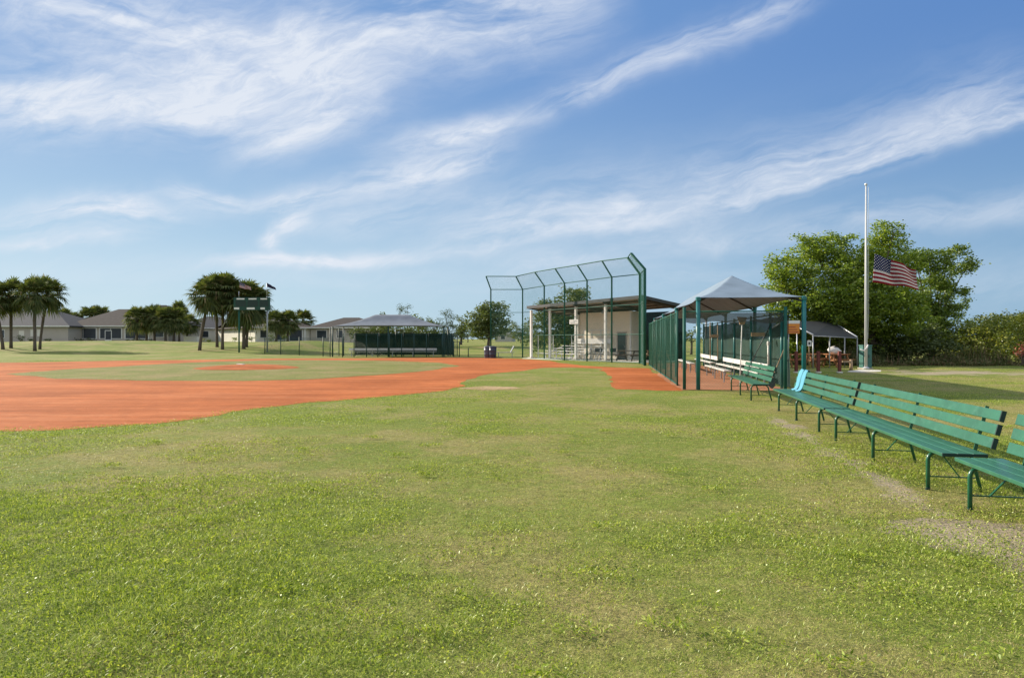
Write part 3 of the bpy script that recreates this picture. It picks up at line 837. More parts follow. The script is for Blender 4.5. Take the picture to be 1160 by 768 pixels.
def fence(name, loc, rz, pts, h, label, cat='fence', post_r=.03, post_h=None, rails=(1.0,), m='fence', wm='wire', pitch=.075, wr=.0019, group=None, z0=.04, posts_at=None):
    """pts: local polyline; a post at each point"""
    t = thing(name, loc, label, cat, group, rz)
    for p in pts:
        MB().tube([(p[0], p[1], 0), (p[0], p[1], (post_h or h + .06))], post_r, 10).build('post', MT[m], t, smooth=True)
    wi = MB()
    for f in rails:
        MB().tube([(p[0], p[1], max(.03, h * f)) for p in pts], .021, 8).build('rail', MT[m], t, smooth=True)
    for a, b in zip(pts[:-1], pts[1:]):
        a3 = Vector((a[0], a[1], 0)); b3 = Vector((b[0], b[1], 0)); d = b3 - a3
        wires(wi, a3 + Vector((0, 0, z0)), d, (0, 0, 1), d.length, h - z0, pitch, wr)
    wi.build('chain_link_mesh', MT[wm], t)
    return t
# end fence (faces the lawn) and field-side fence
fence('chain_link_fence', DO, DA, [(-.42, .03), (2.62, .02)], 2.46, 'see-through green chain-link end panel of the near dugout behind the green bench', post_r=.052, post_h=2.60, rails=(1.0,), pitch=.09, wr=.0015)
MB_ = MB()
tt = 0
ypts = [1.72, 4.2, 6.9, 9.7, 12.6, 15.8, 19.6]
fence('chain_link_fence', DO, DA, [(-.48 + .0 * y, y) for y in ypts], 2.50, 'long green chain-link fence seen nearly edge-on along the field side of the near dugout', post_r=.030, post_h=2.56, rails=(1.0, .02), pitch=.07, wr=.0019)
# windscreen wall at the back
t = dthing('windscreen_fence', 'grey green windscreen cloth wall on teal posts at the back of the near dugout', 'windscreen')
for y in (.9, 2.5, 5.8, 9.5, 12.9, 16.3, 19.8):
    MB().tube([(2.72, y, 0), (2.72, y, 2.5)], .045, 10).build('post', MT['teal_pole'], t, smooth=True)
s_ = MB(); nn = 60; vs = []; fs = []
for i in range(nn + 1):
    y = .2 + 19.8 * i / nn
    for k in range(7):
        z = .10 + 2.24 * k / 6
        vs.append((2.78 + .018 * math.sin(y * 5 + k * .7) + .012 * math.sin(y * 11 - k), y, z + .02 * math.sin(y * 2.6) * (k == 6)))
for i in range(nn):
    for k in range(6): fs.append((i * 7 + k, i * 7 + k + 1, (i + 1) * 7 + k + 1, (i + 1) * 7 + k))
s_.add(vs, fs); s_.build('windscreen', MT['screen'], t, smooth=True)
MB().tube([(2.72, .3, 2.42), (2.72, 19.8, 2.42)], .022, 8).build('rail', MT['fence'], t, smooth=True)

t = dthing('shade_valance', 'dark grey mesh valance hung across the top of the near dugout end panel', 'valance')
vs = []; fs = []
for i in range(31):
    for k in range(4): vs.append((-.36 + 2.92 * i / 30, .075 + .012 * math.sin(i * 1.1 + k), 2.42 - (.30 + .035 * math.sin(i * .55)) * k / 3))
for i in range(30):
    for k in range(3): fs.append((i * 4 + k, i * 4 + k + 1, (i + 1) * 4 + k + 1, (i + 1) * 4 + k))
MB().add(vs, fs).build('valance_cloth', MT['valance'], t, smooth=True)

# players' benches inside (white planks)
def player_bench(loc, rz, length, label, group, back=True, m='white'):
    t = thing('player_bench', loc, label, 'bench', group, rz)
    MB().box(0, .24, 0, length, .42, .46).build('seat', MT[m], t, bevel=.006)
    if back: MB().box(.33, .37, 0, length, .56, .75).build('backrest', MT[m], t, bevel=.006)
    k = max(2, int(length / 1.6))
    for i in range(k):
        y = .3 + (length - .6) * i / (k - 1)
        f = MB().bar((.05, y, 0), (.05, y, .42), .04).bar((.30, y, 0), (.30, y, .42), .04).bar((.02, y, .40), (.34, y, .40), .04, .04)
        if back: f.bar((.32, y, .38), (.345, y, .72), .03)
        f.build('leg', MT['grey_metal'], t)
    return t
PB = 'white benches inside the near dugout'
def dloc(x, y, z=0): return DO + Matrix.Rotation(DA, 4, 'Z') @ Vector((x, y, z))
player_bench(dloc(2.16, 1.9), DA, 9.3, 'long white backed bench under the windscreen in the near dugout', PB)
player_bench(dloc(1.35, 3.6), DA, 5.2, 'low white backless plank bench set before the white backed bench', PB, back=False)
player_bench(dloc(2.05, 12.2), DA, 6.5, 'white backed bench at the far end of the near dugout', PB)
player_bench(dloc(.95, 11.0), DA, 6.5, 'short white plank bench showing left of the teal canopy pole', PB, back=False)
# tools leaning and hanging
def dtool(name, loc, label, cat): return thing(name, loc, label, cat, 'field tools kept in the near dugout')
p0 = Vector((*XY(838, 22.6), .50)); p1 = Vector((*XY(840.6, 22.9), ZH(367, 22.9)))
t = dtool('broom', (p0.x, p0.y, 0), 'upturned broom with a white handle and straw head, in the dugout', 'broom')
off = Vector((p0.x, p0.y, 0))
MB().tube([(0, 0, .05), p1 - off], .019, 8).build('handle', MT['white'], t, smooth=True)
h = p1 - off; MB().add([(h.x - .07, h.y - .03, h.z - .02), (h.x + .07, h.y - .03, h.z - .02), (h.x + .07, h.y + .03, h.z - .02), (h.x - .07, h.y + .03, h.z - .02), (h.x - .16, h.y - .03, h.z + .24), (h.x + .16, h.y - .03, h.z + .22), (h.x + .16, h.y + .03, h.z + .22), (h.x - .16, h.y + .03, h.z + .24)],
    [(0, 3, 2, 1), (4, 5, 6, 7), (0, 1, 5, 4), (1, 2, 6, 5), (2, 3, 7, 6), (3, 0, 4, 7)]).build('bristles', MT['wood'], t)
a = Vector((*XY(851, 23.6), ZH(411, 23.6))); b = Vector((*XY(875.5, 23.3), ZH(362, 23.3))); c0 = Vector((*XY(858.5, 23.2), 0))
t = dtool('field_rake', c0, 'wide wooden field rake with a long dark handle hung on the windscreen', 'rake')
MB().tube([a - c0, b - c0], .017, 8).build('handle', MT['dark_metal'], t, smooth=True)
zc = ZH(379, 23.4)
MB().box(-.24, .22, -.05, -.02, zc - .065, zc + .065).build('rake_head', MT['wood'], t, bevel=.006)
MB().tube([(.22, -.03, zc), (b - c0).lerp(a - c0, .28)], .014, 6).build('brace', MT['grey_metal'], t)
c0 = Vector((*XY(870.5, 23.1), 0)); t = dtool('plastic_pipe', c0, 'short upright white plastic pipe fixed to the windscreen', 'pipe')
MB().tube([(0, 0, ZH(413, 23.1)), (0, 0, ZH(389, 23.1))], .035, 10).build('pipe', MT['white'], t, smooth=True)
MB().lathe([(.05, ZH(391, 23.1)), (.055, ZH(388, 23.1)), (.03, ZH(386.5, 23.1))], 10).build('cap', MT['white'], t)
c0 = Vector((*XY(874, 21.9), 0)); t = dtool('shovel', c0, 'shovel with a pale wooden handle leaning in the dugout corner', 'shovel')
e = Vector((*XY(888, 21.5), ZH(396, 21.5))) - c0
MB().tube([(0, 0, .30), e], .018, 8).build('handle', MT['wood'], t, smooth=True)
MB().add([(-.10, -.02, .32), (.10, -.02, .32), (.11, -.03, .10), (0, -.05, 0), (-.11, -.03, .10), (-.10, .0, .32), (.10, .0, .32), (.11, -.01, .10), (0, -.03, 0), (-.11, -.01, .10)],
    [(0, 1, 2, 3, 4), (9, 8, 7, 6, 5), (0, 5, 6, 1), (1, 6, 7, 2), (2, 7, 8, 3), (3, 8, 9, 4), (4, 9, 5, 0)]).build('blade', MT['dark_metal'], t)
c0 = Vector((*XY(809, 27.5), 0)); t = dtool('drag_frame', c0, 'two hanging poles joined by a wooden plank, left side of dugout interior', 'field drag')
for px in (804.5, 813):
    q = Vector((*XY(px, 27.5), 0)) - c0
    MB().tube([q + Vector((0, 0, ZH(406, 27.5))), q + Vector((0, 0, ZH(365, 27.5)))], .02, 8).build('pole', MT['wood'], t, smooth=True)
MB().box(-.17, .17, -.03, .0, ZH(382.5, 27.5), ZH(379, 27.5)).build('plank', MT['wood'], t)

# ================================================================== backstop
BP = [(556, 58), (592, 58), (616.5, 54), (639.5, 51.4), (665, 49), (693, 46.4), (725, 44.3), (730.5, 41.0)]
PTS = [Vector((*XY(*p), 0)) for p in BP]
org = PTS[3].copy()
t = thing('backstop_fence', org, 'tall green backstop of chain-link with an overhanging top behind home plate', 'backstop')
KN, TIP, OV = 5.80, 6.85, 1.0
wi = MB()
loc_ = [p - org for p in PTS]
tips = []
for i, p in enumerate(loc_):
    a = loc_[max(0, i - 1)]; b = loc_[min(len(loc_) - 1, i + 1)]; d = (b - a).normalized()
    nrm = Vector((-d.y, d.x, 0));
    if nrm.dot(Vector((-1, -.7, 0))) < 0: nrm = -nrm
    if i == 0: nrm = Vector((-.35, -.7, 0)).normalized()
    if i == 7: nrm = Vector((-1, .0, 0))
    tp = p + nrm * OV * .85 + Vector((0, 0, TIP if i < 7 else 6.74)); tips.append(tp)
    k = p + Vector((0, 0, KN))
    MB().tube([p, k, tp], .058 if i not in (6, 7) else .085, 10).build('post', MT['fence'], t, smooth=True)
for i in range(7):
    a, b = loc_[i], loc_[i + 1]; z = Vector((0, 0, 1))
    wires(wi, a + z * .05, b - a, z, (b - a).length, KN - .05, .10, .0024)
    up = tips[i] - (a + z * KN)
    ul = min(up.length, (tips[i + 1] - (b + z * KN)).length) - (.04 if i == 6 else 0)
    wires(wi, a + z * KN, b - a, up, (b - a).length, ul, .10, .0024)
for h in (.06, 1.9, 3.85, KN): MB().tube([p + Vector((0, 0, h)) for p in loc_], .024 if h < KN else .034, 6).build('rail', MT['fence'], t, smooth=True)
MB().tube(tips, .036, 8).build('rail', MT['fence'], t, smooth=True)
wi.build('chain_link_mesh', MT['wire'], t)

# ================================================================== pavilion behind the backstop
PO = Vector((8.75, 46.3, 0)); ex = Vector((-.611, .7916, 0)); PA = math.atan2(ex.y, ex.x)   # local +x along the front, local -y ... back
# right-handed frame: local y = left of ex = (-.79,-.61) -> the front; the back is -y
t = thing('pavilion', PO, 'cream block pavilion with a sloping metal roof on white columns behind the backstop', 'pavilion', None, PA)
for x in (0, 3.34, 6.44, 9.44, 11.75):
    c_ = MB().box(-.085, .085, -.085, .085, 0, 4.16 - x * .02, Matrix.Translation((x, 0, 0))).build('column', MT['white'], t, bevel=.015)
    MB().box(-.22, .22, -.22, .22, 0, .12, Matrix.Translation((x, 0, 0))).build('footing', MT['stucco_grey'], c_)
def rz_(y, x=0): return 4.42 + y * .115 - x * .022     # y negative towards the back
def roofslab(mb, x0, x1, y0, y1, th):
    vs = []
    for z in (0, th):
        for (x, y) in ((x0, y0), (x1, y0), (x1, y1), (x0, y1)): vs.append((x, y, rz_(y, x) + z))
    return mb.add(vs, [(0, 3, 2, 1), (4, 5, 6, 7), (0, 1, 5, 4), (1, 2, 6, 5), (2, 3, 7, 6), (3, 0, 4, 7)])
rf = roofslab(MB(), -.3, 11.88, .30, -4.4, .07).build('roof', MT['roof_metal'], t)
roofslab(MB(), -.28, 11.86, .28, -4.38, -.02).build('soffit', MT['roof_under'], rf)
MB().bar((-.35, .325, rz_(.30, -.3) - .03), (11.93, .325, rz_(.30, 11.9) - .03), .04, .22).build('fascia', MT['fascia'], rf)
for xx in (-.335, 11.92): MB().bar((xx, .30, rz_(.30, xx) - .02), (xx, -4.4, rz_(-4.4, xx) - .02), .05, .22).build('fascia', MT['fascia'], rf)
for x in (0, 3.34, 6.44, 9.44): MB().bar((x, .25, rz_(.6, x) - (.17 if x < 12 else .09)), (x, -4.3, rz_(-4.3, x) - (.17 if x < 12 else .09)), .12, .24 if x < 12 else .1).build('beam', MT['beam'], t)
for y in (-.8, -1.8, -2.8, -3.8): MB().bar((-.25, y, rz_(y, -.25) - .09), (11.83, y, rz_(y, 11.83) - .09), .08, .11).build('purlin', MT['beam'], t)
for x in (4.9, 8.0):
    lp = MB().lathe([(.02, 3.75), (.05, 3.72), (.16, 3.55), (.15, 3.53)], 12, (x, -1.3)).build('lamp_shade', MT['grey_metal'], t)
MB().box(3.7, 9.6, -4.25, -3.2, 0, 3.70).build('wall', MT['stucco'], t)
d_ = MB().box(4.30, 5.15, -3.2, -3.16, .02, 2.05).build('door', MT['glass_dark'], t)
fr = MB(); fr.box(4.22, 4.30, -3.2, -3.13, 0, 2.13); fr.box(5.15, 5.23, -3.2, -3.13, 0, 2.13); fr.box(4.30, 5.15, -3.2, -3.13, 2.05, 2.13); fr.build('frame', MT['stucco_grey'], d_)
MB().box(4.38, 4.44, -3.16, -3.10, 1.0, 1.06).build('handle', MT['grey_metal'], d_)
MB().box(9.42, 9.66, -3.16, -3.0, 0, 3.6).build('downpipe', MT['white'], t)
MB().box(3.74, 3.86, -3.16, -3.08, 0, 3.6).build('downpipe', MT['white'], t)
MB().lathe([(.16, -.02), (.17, .02), (.12, .03)], 14).build('wall_clock', MT['white'], t, loc=(5.75, -3.16, 2.75)).rotation_euler = (R(-90), 0, 0)
MB().box(-.4, 12.2, -4.5, .6, 0, .035).build('floor_slab', MT['stucco_pale'], t)
MB().box(-.2, 3.69, -4.2, -4.1, 0, 3.6).build('back_panel', MT['screen_far'], t)
def ploc(x, y, z=0): return PO + Matrix.Rotation(PA, 4, 'Z') @ Vector((x, y, z))
# sign board hung on a column
t = thing('sign_board', ploc(6.44, .14), 'small white sign board fixed across a white column of the pavilion', 'sign', None, PA)
MB().box(-.42, .55, .0, .03, 2.72, 3.06).build('board', MT['white'], t, bevel=.004)
lb = MB(); lb.box(-.30, .10, .031, .034, 2.90, 2.96); lb.box(-.10, .42, .031, .034, 2.80, 2.85); lb.build('lettering', MT['grey_metal'], t)
# bleachers
t = thing('bleachers', ploc(8.05, 0), 'white aluminium bleachers stepping up under the pavilion roof', 'bleachers', None, PA)
for k in range(5):
    z = .42 + k * .20; y = -.35 - k * .56
    MB().box(-2.4, 3.3 - k * .42, y - .13, y + .13, z, z + .05).build('seat_plank', MT['white'], t, bevel=.008)
    if k: MB().box(-2.4, 3.3 - k * .42, y + .16, y + .42, z - .22, z - .18).build('foot_plank', MT['alu'], t)
MB().box(-2.4, 1.5, -2.98, -2.92, 1.22, 1.62).build('back_board', MT['white'], t)
for x in (-2.2, -.6, 1.0, 2.3):
    f = MB()
    for k in range(5):
        if x < 3.2 - k * .42:
            y = -.35 - k * .56; f.bar((x, y, 0), (x, y, .42 + k * .2), .05)
    f.bar((x, -.2, .05), (x, -2.6, .05), .05); f.bar((x, -.35, .37), (x, -2.3, 1.06), .05)
    f.build('support_frame', MT['alu'], t)
for (x, y) in ((3.3, -.4), (2.6, -1.4)): MB().bar((x, y, .1), (x, y, 1.9), .045).build('rail_post', MT['alu'], t)
gr = MB()
for (x, y) in ((1.7, -2.6), (.6, -2.9)): gr.bar((x, y, .1), (x, y, 1.9), .045)
gr.bar((1.7, -2.6, 1.9), (.6, -2.9, 1.9), .045); gr.bar((1.7, -2.6, 1.4), (.6, -2.9, 1.4), .04); gr.bar((-2.3, -2.95, 2.3), (.6, -2.95, 2.3), .04)
for x in (-2.3, -1.3, -.3, .6): gr.bar((x, -2.95, 1.0), (x, -2.95, 2.3), .04)
gr.build('guard_rail', MT['alu'], t)
# folding chairs and tables under the roof
def chair(loc, rz, label):
    t = thing('folding_chair', loc, label, 'chair', 'dark folding chairs under the pavilion', rz)
    MB().box(-.22, .22, -.2, .2, .43, .46).build('seat', MT['dark_metal'], t, bevel=.01)
    MB().box(-.22, .22, .19, .22, .60, .88).build('backrest', MT['dark_metal'], t, bevel=.01)
    for s in (-1, 1):
        MB().tube([(s * .23, -.26, 0), (s * .23, .24, .90)], .014, 6).build('leg', MT['grey_metal'], t)
        MB().tube([(s * .21, .26, 0), (s * .21, -.16, .45)], .014, 6).build('leg', MT['grey_metal'], t)
    return t
c = chair(ploc(5.75, -.6, .035), PA + 2.6, 'dark folding chair beside the bleachers end')
for (x, y, r0, lb) in ((5.05, -.75, 3.4, 'dark folding chair nearest a pavilion column, turned sideways'), (4.4, -.5, 2.9, 'dark folding chair between the other two and the picnic table'), (4.05, -1.5, 3.9, 'dark folding chair pushed back near the pavilion door')):
    q = copy_thing(c); q.location = ploc(x, y, .035); q.rotation_euler.z = PA + r0; q['label'] = lb
def picnic(loc, rz, m, label, group=None, Ln=1.8):
    t = thing('picnic_table', loc, label, 'picnic table', group, rz)
    tp = MB()
    for k in range(4): tp.box(-Ln / 2, Ln / 2, -.36 + k * .185, -.36 + k * .185 + .17, .71, .75)
    tp.build('tabletop', MT[m], t, bevel=.005)
    for s in (-1, 1):
        b = MB()
        for k in range(2): b.box(-Ln / 2, Ln / 2, s * .66 - .13 + k * .135, s * .66 - .13 + k * .135 + .125, .43, .465)
        b.build('seat', MT[m], t, bevel=.005)
    for x in (-Ln * .36, Ln * .36):
        l = MB()
        for s in (-1, 1): l.bar((x, s * .25, .70), (x, s * .62, 0), .05, .09)
        l.bar((x, -.72, .40), (x, .72, .40), .05, .09); l.bar((x, -.34, .685), (x, .34, .685), .05, .07)
        l.build('leg', MT[m], t)
    return t
picnic(ploc(2.0, -1.0, .035), PA + .1, 'beam', 'dark brown picnic table in the shade under the pavilion roof')
picnic(ploc(.9, -2.7, .035), PA - .15, 'wood', 'weathered wooden picnic table at the back of the pavilion shade')

# ================================================================== carport by the trees, flagpole
CO = Vector((*XY(922, 37.2), 0))
E0 = Vector((*XY(921, 37.2), ZH(380.5, 37.2))); E1 = Vector((*XY(971, 40.0), ZH(383, 40.0)))
R0 = Vector((*XY(889, 40.4), ZH(364.5, 40.4))); R1 = Vector((*XY(942, 43.4), ZH(365, 43.4)))
t = thing('carport', CO, 'low carport with dark metal roof and thin white posts under the big tree', 'carport')
o_ = CO
th_ = Vector((0, 0, .05))
B0 = R0 + (R0 - E0) * Vector((.9, .9, -0)).length * 0 + Vector(((R0 - E0).x, (R0 - E0).y, -(R0 - E0).z)); B1 = R1 + Vector(((R1 - E1).x, (R1 - E1).y, -(R1 - E1).z))
mb = MB()
for q in ((E0, E1, R1, R0), (R0, R1, B1, B0)):
    q = [p - o_ for p in q]
    mb.add([*q, *[p + th_ for p in q]], [(3, 2, 1, 0), (4, 5, 6, 7), (0, 1, 5, 4), (1, 2, 6, 5), (2, 3, 7, 6), (3, 0, 4, 7)])
rf = mb.build('roof', MT['dark_metal'], t)
for (a, b) in ((E0, R0), (E1, R1), (R1, B1), (R0, B0)):
    MB().tube([a - o_ + Vector((0, 0, .07)), b - o_ + Vector((0, 0, .07))], .035, 8).build('rafter', MT['alu'], rf, smooth=True)
MB().tube([E0 - o_, E1 - o_], .03, 8).build('eave_rail', MT['grey_metal'], rf, smooth=True)
for p in (E0, E0.lerp(E1, .36), E0.lerp(E1, .70), E1, B0, B1, B0.lerp(B1, .5)):
    q = p - o_
    MB().tube([(q.x, q.y, 0), (q.x, q.y, q.z)], .035, 8).build('post', MT['grey_metal'], t, smooth=True)
# things under it
WG = 'stained wooden picnic tables by the carport'
picnic((*XY(905, 38.6), 0), R(4), 'wood_orange', 'orange stained picnic table left under the carport sign', WG, 1.9)
picnic((*XY(930, 39.6), 0), R(-6), 'wood_orange', 'orange stained picnic table in the middle under the carport roof', WG, 1.9)
picnic((*XY(948, 38.8), 0), R(10), 'wood_orange', 'orange stained picnic table with the white cloth bundle on it', WG, 1.2)
# bundle of white canvas on the table
c0 = Vector((*XY(944.5, 38.8), .755))
bm_v = []; bm_f = []
for i in range(9):
    for k in range(14):
        a = 2 * math.pi * k / 14; f = i / 8
        rr = math.sin(math.pi * min(1, f * .92 + .08)) ** .7 * (1 + .18 * math.sin(3 * a + i))
        bm_v.append((.36 * rr * math.cos(a) + .06 * f, .25 * rr * math.sin(a), .42 * f * (1 - .12 * math.cos(a + 1))))
for i in range(8):
    for k in range(14): bm_f.append((i * 14 + k, i * 14 + (k + 1) % 14, (i + 1) * 14 + (k + 1) % 14, (i + 1) * 14 + k))
bm_f += [tuple(range(14))[::-1], tuple(range(8 * 14, 9 * 14))]
o = MB().add(bm_v, bm_f).build('canvas_bundle', MT['canvas'], None, smooth=True, loc=c0); tag(o, 'crumpled white canvas bundle lying on a picnic table by the carport', 'bundle')
# orange board on a post
c0 = Vector((*XY(898, 35.5), 0)); t = thing('notice_board', c0, 'orange board with a white top strip on a thin post by the dugout', 'sign')
for x in (-.22, .22): MB().tube([(x, 0, 0), (x, 0, 1.9)], .03, 8).build('post', MT['alu'], t, smooth=True)
bz0, bz1 = ZH(378, 35.5), ZH(363.2, 35.5)
bo = MB().box(-.30, .32, -.09, -.03, bz0, bz1 - .16).build('board', MT['orange'], t, bevel=.006)
MB().box(-.31, .33, -.10, -.02, bz1 - .16, bz1).build('header', MT['white'], t, bevel=.006)
lt = MB()
for k in range(3): lt.box(-.25, .27 - .08 * k, -.094, -.0905, bz0 + .06 + k * .13, bz0 + .11 + k * .13)
lt.build('lettering', MT['red_dull'], bo)
# little square sign
c0 = Vector((*XY(916.5, 36.3), 0)); t = thing('square_sign', c0, 'small white square sign with a dark mark on a post under the carport', 'sign')
MB().tube([(0, 0, 0), (0, 0, 1.55)], .025, 8).build('post', MT['wood'], t, smooth=True)
b_ = MB().box(-.11, .11, -.045, -.03, 1.22, 1.52).build('panel', MT['white'], t)
MB().box(-.055, .055, -.050, -.0455, 1.30, 1.44).build('symbol', MT['dark_metal'], b_)
# bollards
for px, lb in ((902, 'dark red wooden bollard partly behind the right dugout pole'), (927, 'red brown wooden bollard between the two other posts by the carport'), (951, 'dark brown wooden bollard nearest the flagpole')):
    c0 = Vector((*XY(px, 32.2), 0)); t = thing('bollard', c0, lb, 'bollard', 'wooden bollards before the carport')
    MB().box(-.065, .065, -.065, .065, 0, 1.02).build('post', MT['red_post'], t, bevel=.012)
    MB().lathe([(.14, 0), (.15, .05), (.08, .07)], 12).build('footing', MT['sand'], t)
c0 = Vector((*XY(964, 35), 0)); t = thing('stump_post', c0, 'short weathered wooden stump post left of the flagpole base', 'post')
MB().tube([(0, 0, 0), (.01, 0, .3), (0, 0, .55)], [.09, .075, .07], 9).build('post', MT['wood'], t, smooth=True)
MB().box(-.45, .02, -.03, .03, .40, .48).build('rail', MT['wood'], t)

FP = Vector((*XY(981, 36.2), 0)); top = ZH(211, 36.2)
t = thing('flagpole', FP, 'tall white flagpole with a small ball on top beside the big tree', 'flagpole')
MB().tube([(0, 0, 0), (0, 0, top * .5), (0, 0, top)], [.078, .064, .036], 14).build('pole', MT['pole_white'], t, smooth=True)
MB().lathe([(.01, top), (.055, top + .03), (.08, top + .085), (.055, top + .14), (.01, top + .17)], 14).build('finial', MT['alu'], t, smooth=True)
MB().lathe([(.17, 0), (.18, .06), (.10, .12)], 14).build('base_collar', MT['alu'], t)
MB().tube([(.10, 0, 1.6), (.13, -.02, 3), (.12, -.02, top - .05)], .008, 5).build('halyard', MT['white'], t)
MB().tube([(-.34, -.06, 1.05), (-.18, -.12, .98), (.0, -.12, 1.15), (.05, -.1, 1.3)], .035, 8).build('rope_coil', MT['canvas'], t, smooth=True)
t = thing('utility_box', (FP.x + .20, FP.y + .45, 0), 'teal green utility cabinet standing behind the foot of the flagpole', 'cabinet')
MB().box(-.24, .24, -.22, .22, .06, 1.22).build('cabinet', MT['util_green'], t, bevel=.02)
MB().box(-.26, .26, -.24, .24, 1.22, 1.28).build('lid', MT['util_green'], t, bevel=.01)
MB().box(-.29, .29, -.27, .27, 0, .06).build('base', MT['stucco_grey'], t)
MB().box(.05, .09, -.245, -.222, .6, .75).build('handle', MT['dark_metal'], t)

# the flag: waving sheet, pattern follows its own UVs
def flagmat():
    m, nt, out = newmat('flag_cloth'); L = nt.links.new
    uv = N(nt, 'ShaderNodeUVMap'); sp = N(nt, 'ShaderNodeSeparateXYZ'); L(uv.outputs[0], sp.inputs[0])
    def M(op, a, b=None, c=None):
        n = N(nt, 'ShaderNodeMath', operation=op)
        for i, v in enumerate((a, b, c)):
            if v is None: continue
            if isinstance(v, (int, float)): n.inputs[i].default_value = v
            else: L(v, n.inputs[i])
        return n.outputs[0]
    u, v = sp.outputs[0], sp.outputs[1]
    st = M('MODULO', M('FLOOR', M('MULTIPLY', v, 13.0)), 2.0)      # 0 = red (bottom and top), 1 = white
    m1 = N(nt, 'ShaderNodeMix', data_type='RGBA'); L(st, m1.inputs[0]); m1.inputs[6].default_value = (.30, .020, .034, 1); m1.inputs[7].default_value = (.66, .62, .61, 1)
    can = M('MULTIPLY', M('LESS_THAN', u, .40), M('GREATER_THAN', v, 6 / 13))
    # star rows: staggered dots
    cu = M('MULTIPLY', u, 6 / .40); cv = M('MULTIPLY', M('SUBTRACT', v, 6 / 13), 5 / (7 / 13))
    def dots(ou, ov):
        fu = M('SUBTRACT', M('FRACT', M('ADD', cu, ou)), .5); fv = M('SUBTRACT', M('FRACT', M('ADD', cv, ov)), .5)
        return M('LESS_THAN', M('ADD', M('MULTIPLY', fu, fu), M('MULTIPLY', M('MULTIPLY', fv, fv), 1.2)), .036)
    s = M('MAXIMUM', dots(0, 0), dots(.5, .5))
    m2 = N(nt, 'ShaderNodeMix', data_type='RGBA'); L(s, m2.inputs[0]); m2.inputs[6].default_value = (.020, .028, .105, 1); m2.inputs[7].default_value = (.62, .60, .60, 1)
    m3 = N(nt, 'ShaderNodeMix', data_type='RGBA'); L(can, m3.inputs[0]); L(m1.outputs[2], m3.inputs[6]); L(m2.outputs[2], m3.inputs[7])
    d = N(nt, 'ShaderNodeBsdfDiffuse'); L(m3.outputs[2], d.inputs[0]); tr = N(nt, 'ShaderNodeBsdfTranslucent'); L(m3.outputs[2], tr.inputs[0])
    ms = N(nt, 'ShaderNodeMixShader'); ms.inputs[0].default_value = .3; L(d.outputs[0], ms.inputs[1]); L(tr.outputs[0], ms.inputs[2]); L(ms.outputs[0], out.inputs[0])
    return m
MT['flag'] = flagmat()
def flag(name, corners, waves, label, cat, nx=44, ny=22, amp=.14, thick=.006, m='flag'):
    """corners: hoist bottom, hoist top, fly bottom, fly top"""
    hb, ht, fb_, ft = [Vector(c) for c in corners]
    vs = []; fs = []; uvs = []
    n = ((fb_ - hb).cross(ht - hb)).normalized()
    for i in range(nx + 1):
        u = i / nx
        for k in range(ny + 1):
            v = k / ny
            p = hb.lerp(fb_, u).lerp(ht.lerp(ft, u), v)
            a = amp * min(1, u * 2.2)
            p = p + n * (a * math.sin(u * waves * 6.28 + v * 1.9) + a * .35 * math.sin(u * waves * 13 + v * 5))
            p.z += amp * .35 * math.sin(u * waves * 6.28 + .9) * u
            vs.append(p - hb); uvs.append((u, v))
    for i in range(nx):
        for k in range(ny):
            a = i * (ny + 1) + k; fs.append((a, a + ny + 1, a + ny + 2, a + 1))
    o = MB().add(vs, fs).build(name, MT[m], None, smooth=True, loc=hb)
    ul = o.data.uv_layers.new(name='UVMap')
    for lp in o.data.loops: ul.data[lp.index].uv = uvs[lp.vertex_index]
    md = o.modifiers.new('thickness', 'SOLIDIFY'); md.thickness = thick
    return tag(o, label, cat)
fy = 36.2
def fp(px, py, Y=fy): return Vector((*XY(px, Y), ZH(py, Y)))
flag('flag', (fp(988.6, 320, fy), fp(991, 287.5, fy), fp(1042, 327.5, fy - .5), fp(1037, 305, fy - .5)), 1.7, 'american flag flying at half mast in the wind beside the tall pole', 'flag', amp=.13)

# ================================================================== the big tree on the right
TY = 44.0
def lobes_px(items, Y, base, dy=0.0):
    out = []
    for (px, py, rx, ry, d) in items:
        y = Y + d; s = y / F
        out.append(((px - CX) * s - base[0], y - base[1], ZH(py, y), rx * s, max(rx, ry) * s * .95, ry * s))
    return out
bl = (*XY(985, TY), 0)
big = [(898, 306, 26, 20, 0), (885, 342, 20, 24, .5), (930, 290, 28, 20, 1), (958, 318, 30, 24, -.5), (925, 338, 30, 24, -.6),
       (1000, 290, 26, 24, .5), (1006, 263, 17, 12, 0), (990, 340, 34, 26, -1.5), (1022, 352, 26, 22, -1.6),
       (965, 362, 30, 22, -.3), (915, 368, 28, 20, .5), (1000, 378, 34, 22, .5), (880, 316, 13, 10, -.5), (915, 274, 15, 8, .5), (952, 271, 17, 8, .5), (1028, 300, 18, 14, .8), (945, 392, 38, 18, 1.5), (902, 390, 24, 18, 2)]
big = [(a, b_, c * 1.13, d * 1.12, e) for (a, b_, c, d, e) in big] + [(970, 300, 24, 20, .6), (945, 350, 30, 24, -.8), (1012, 322, 26, 20, -1.0), (975, 345, 28, 22, -1.6)]
tree('broadleaf_tree', bl, 'large spreading bright green tree behind the flagpole', 'tree', lobes_px(big, TY, bl), .165, MT['leaf_oak'], per_m3=8.0, sprays=38, spread=.20, trunk_r=.34, trunk_h=2.2, limbs=20, twig=200)
bl2 = (*XY(1055, TY + 2.5), 0)
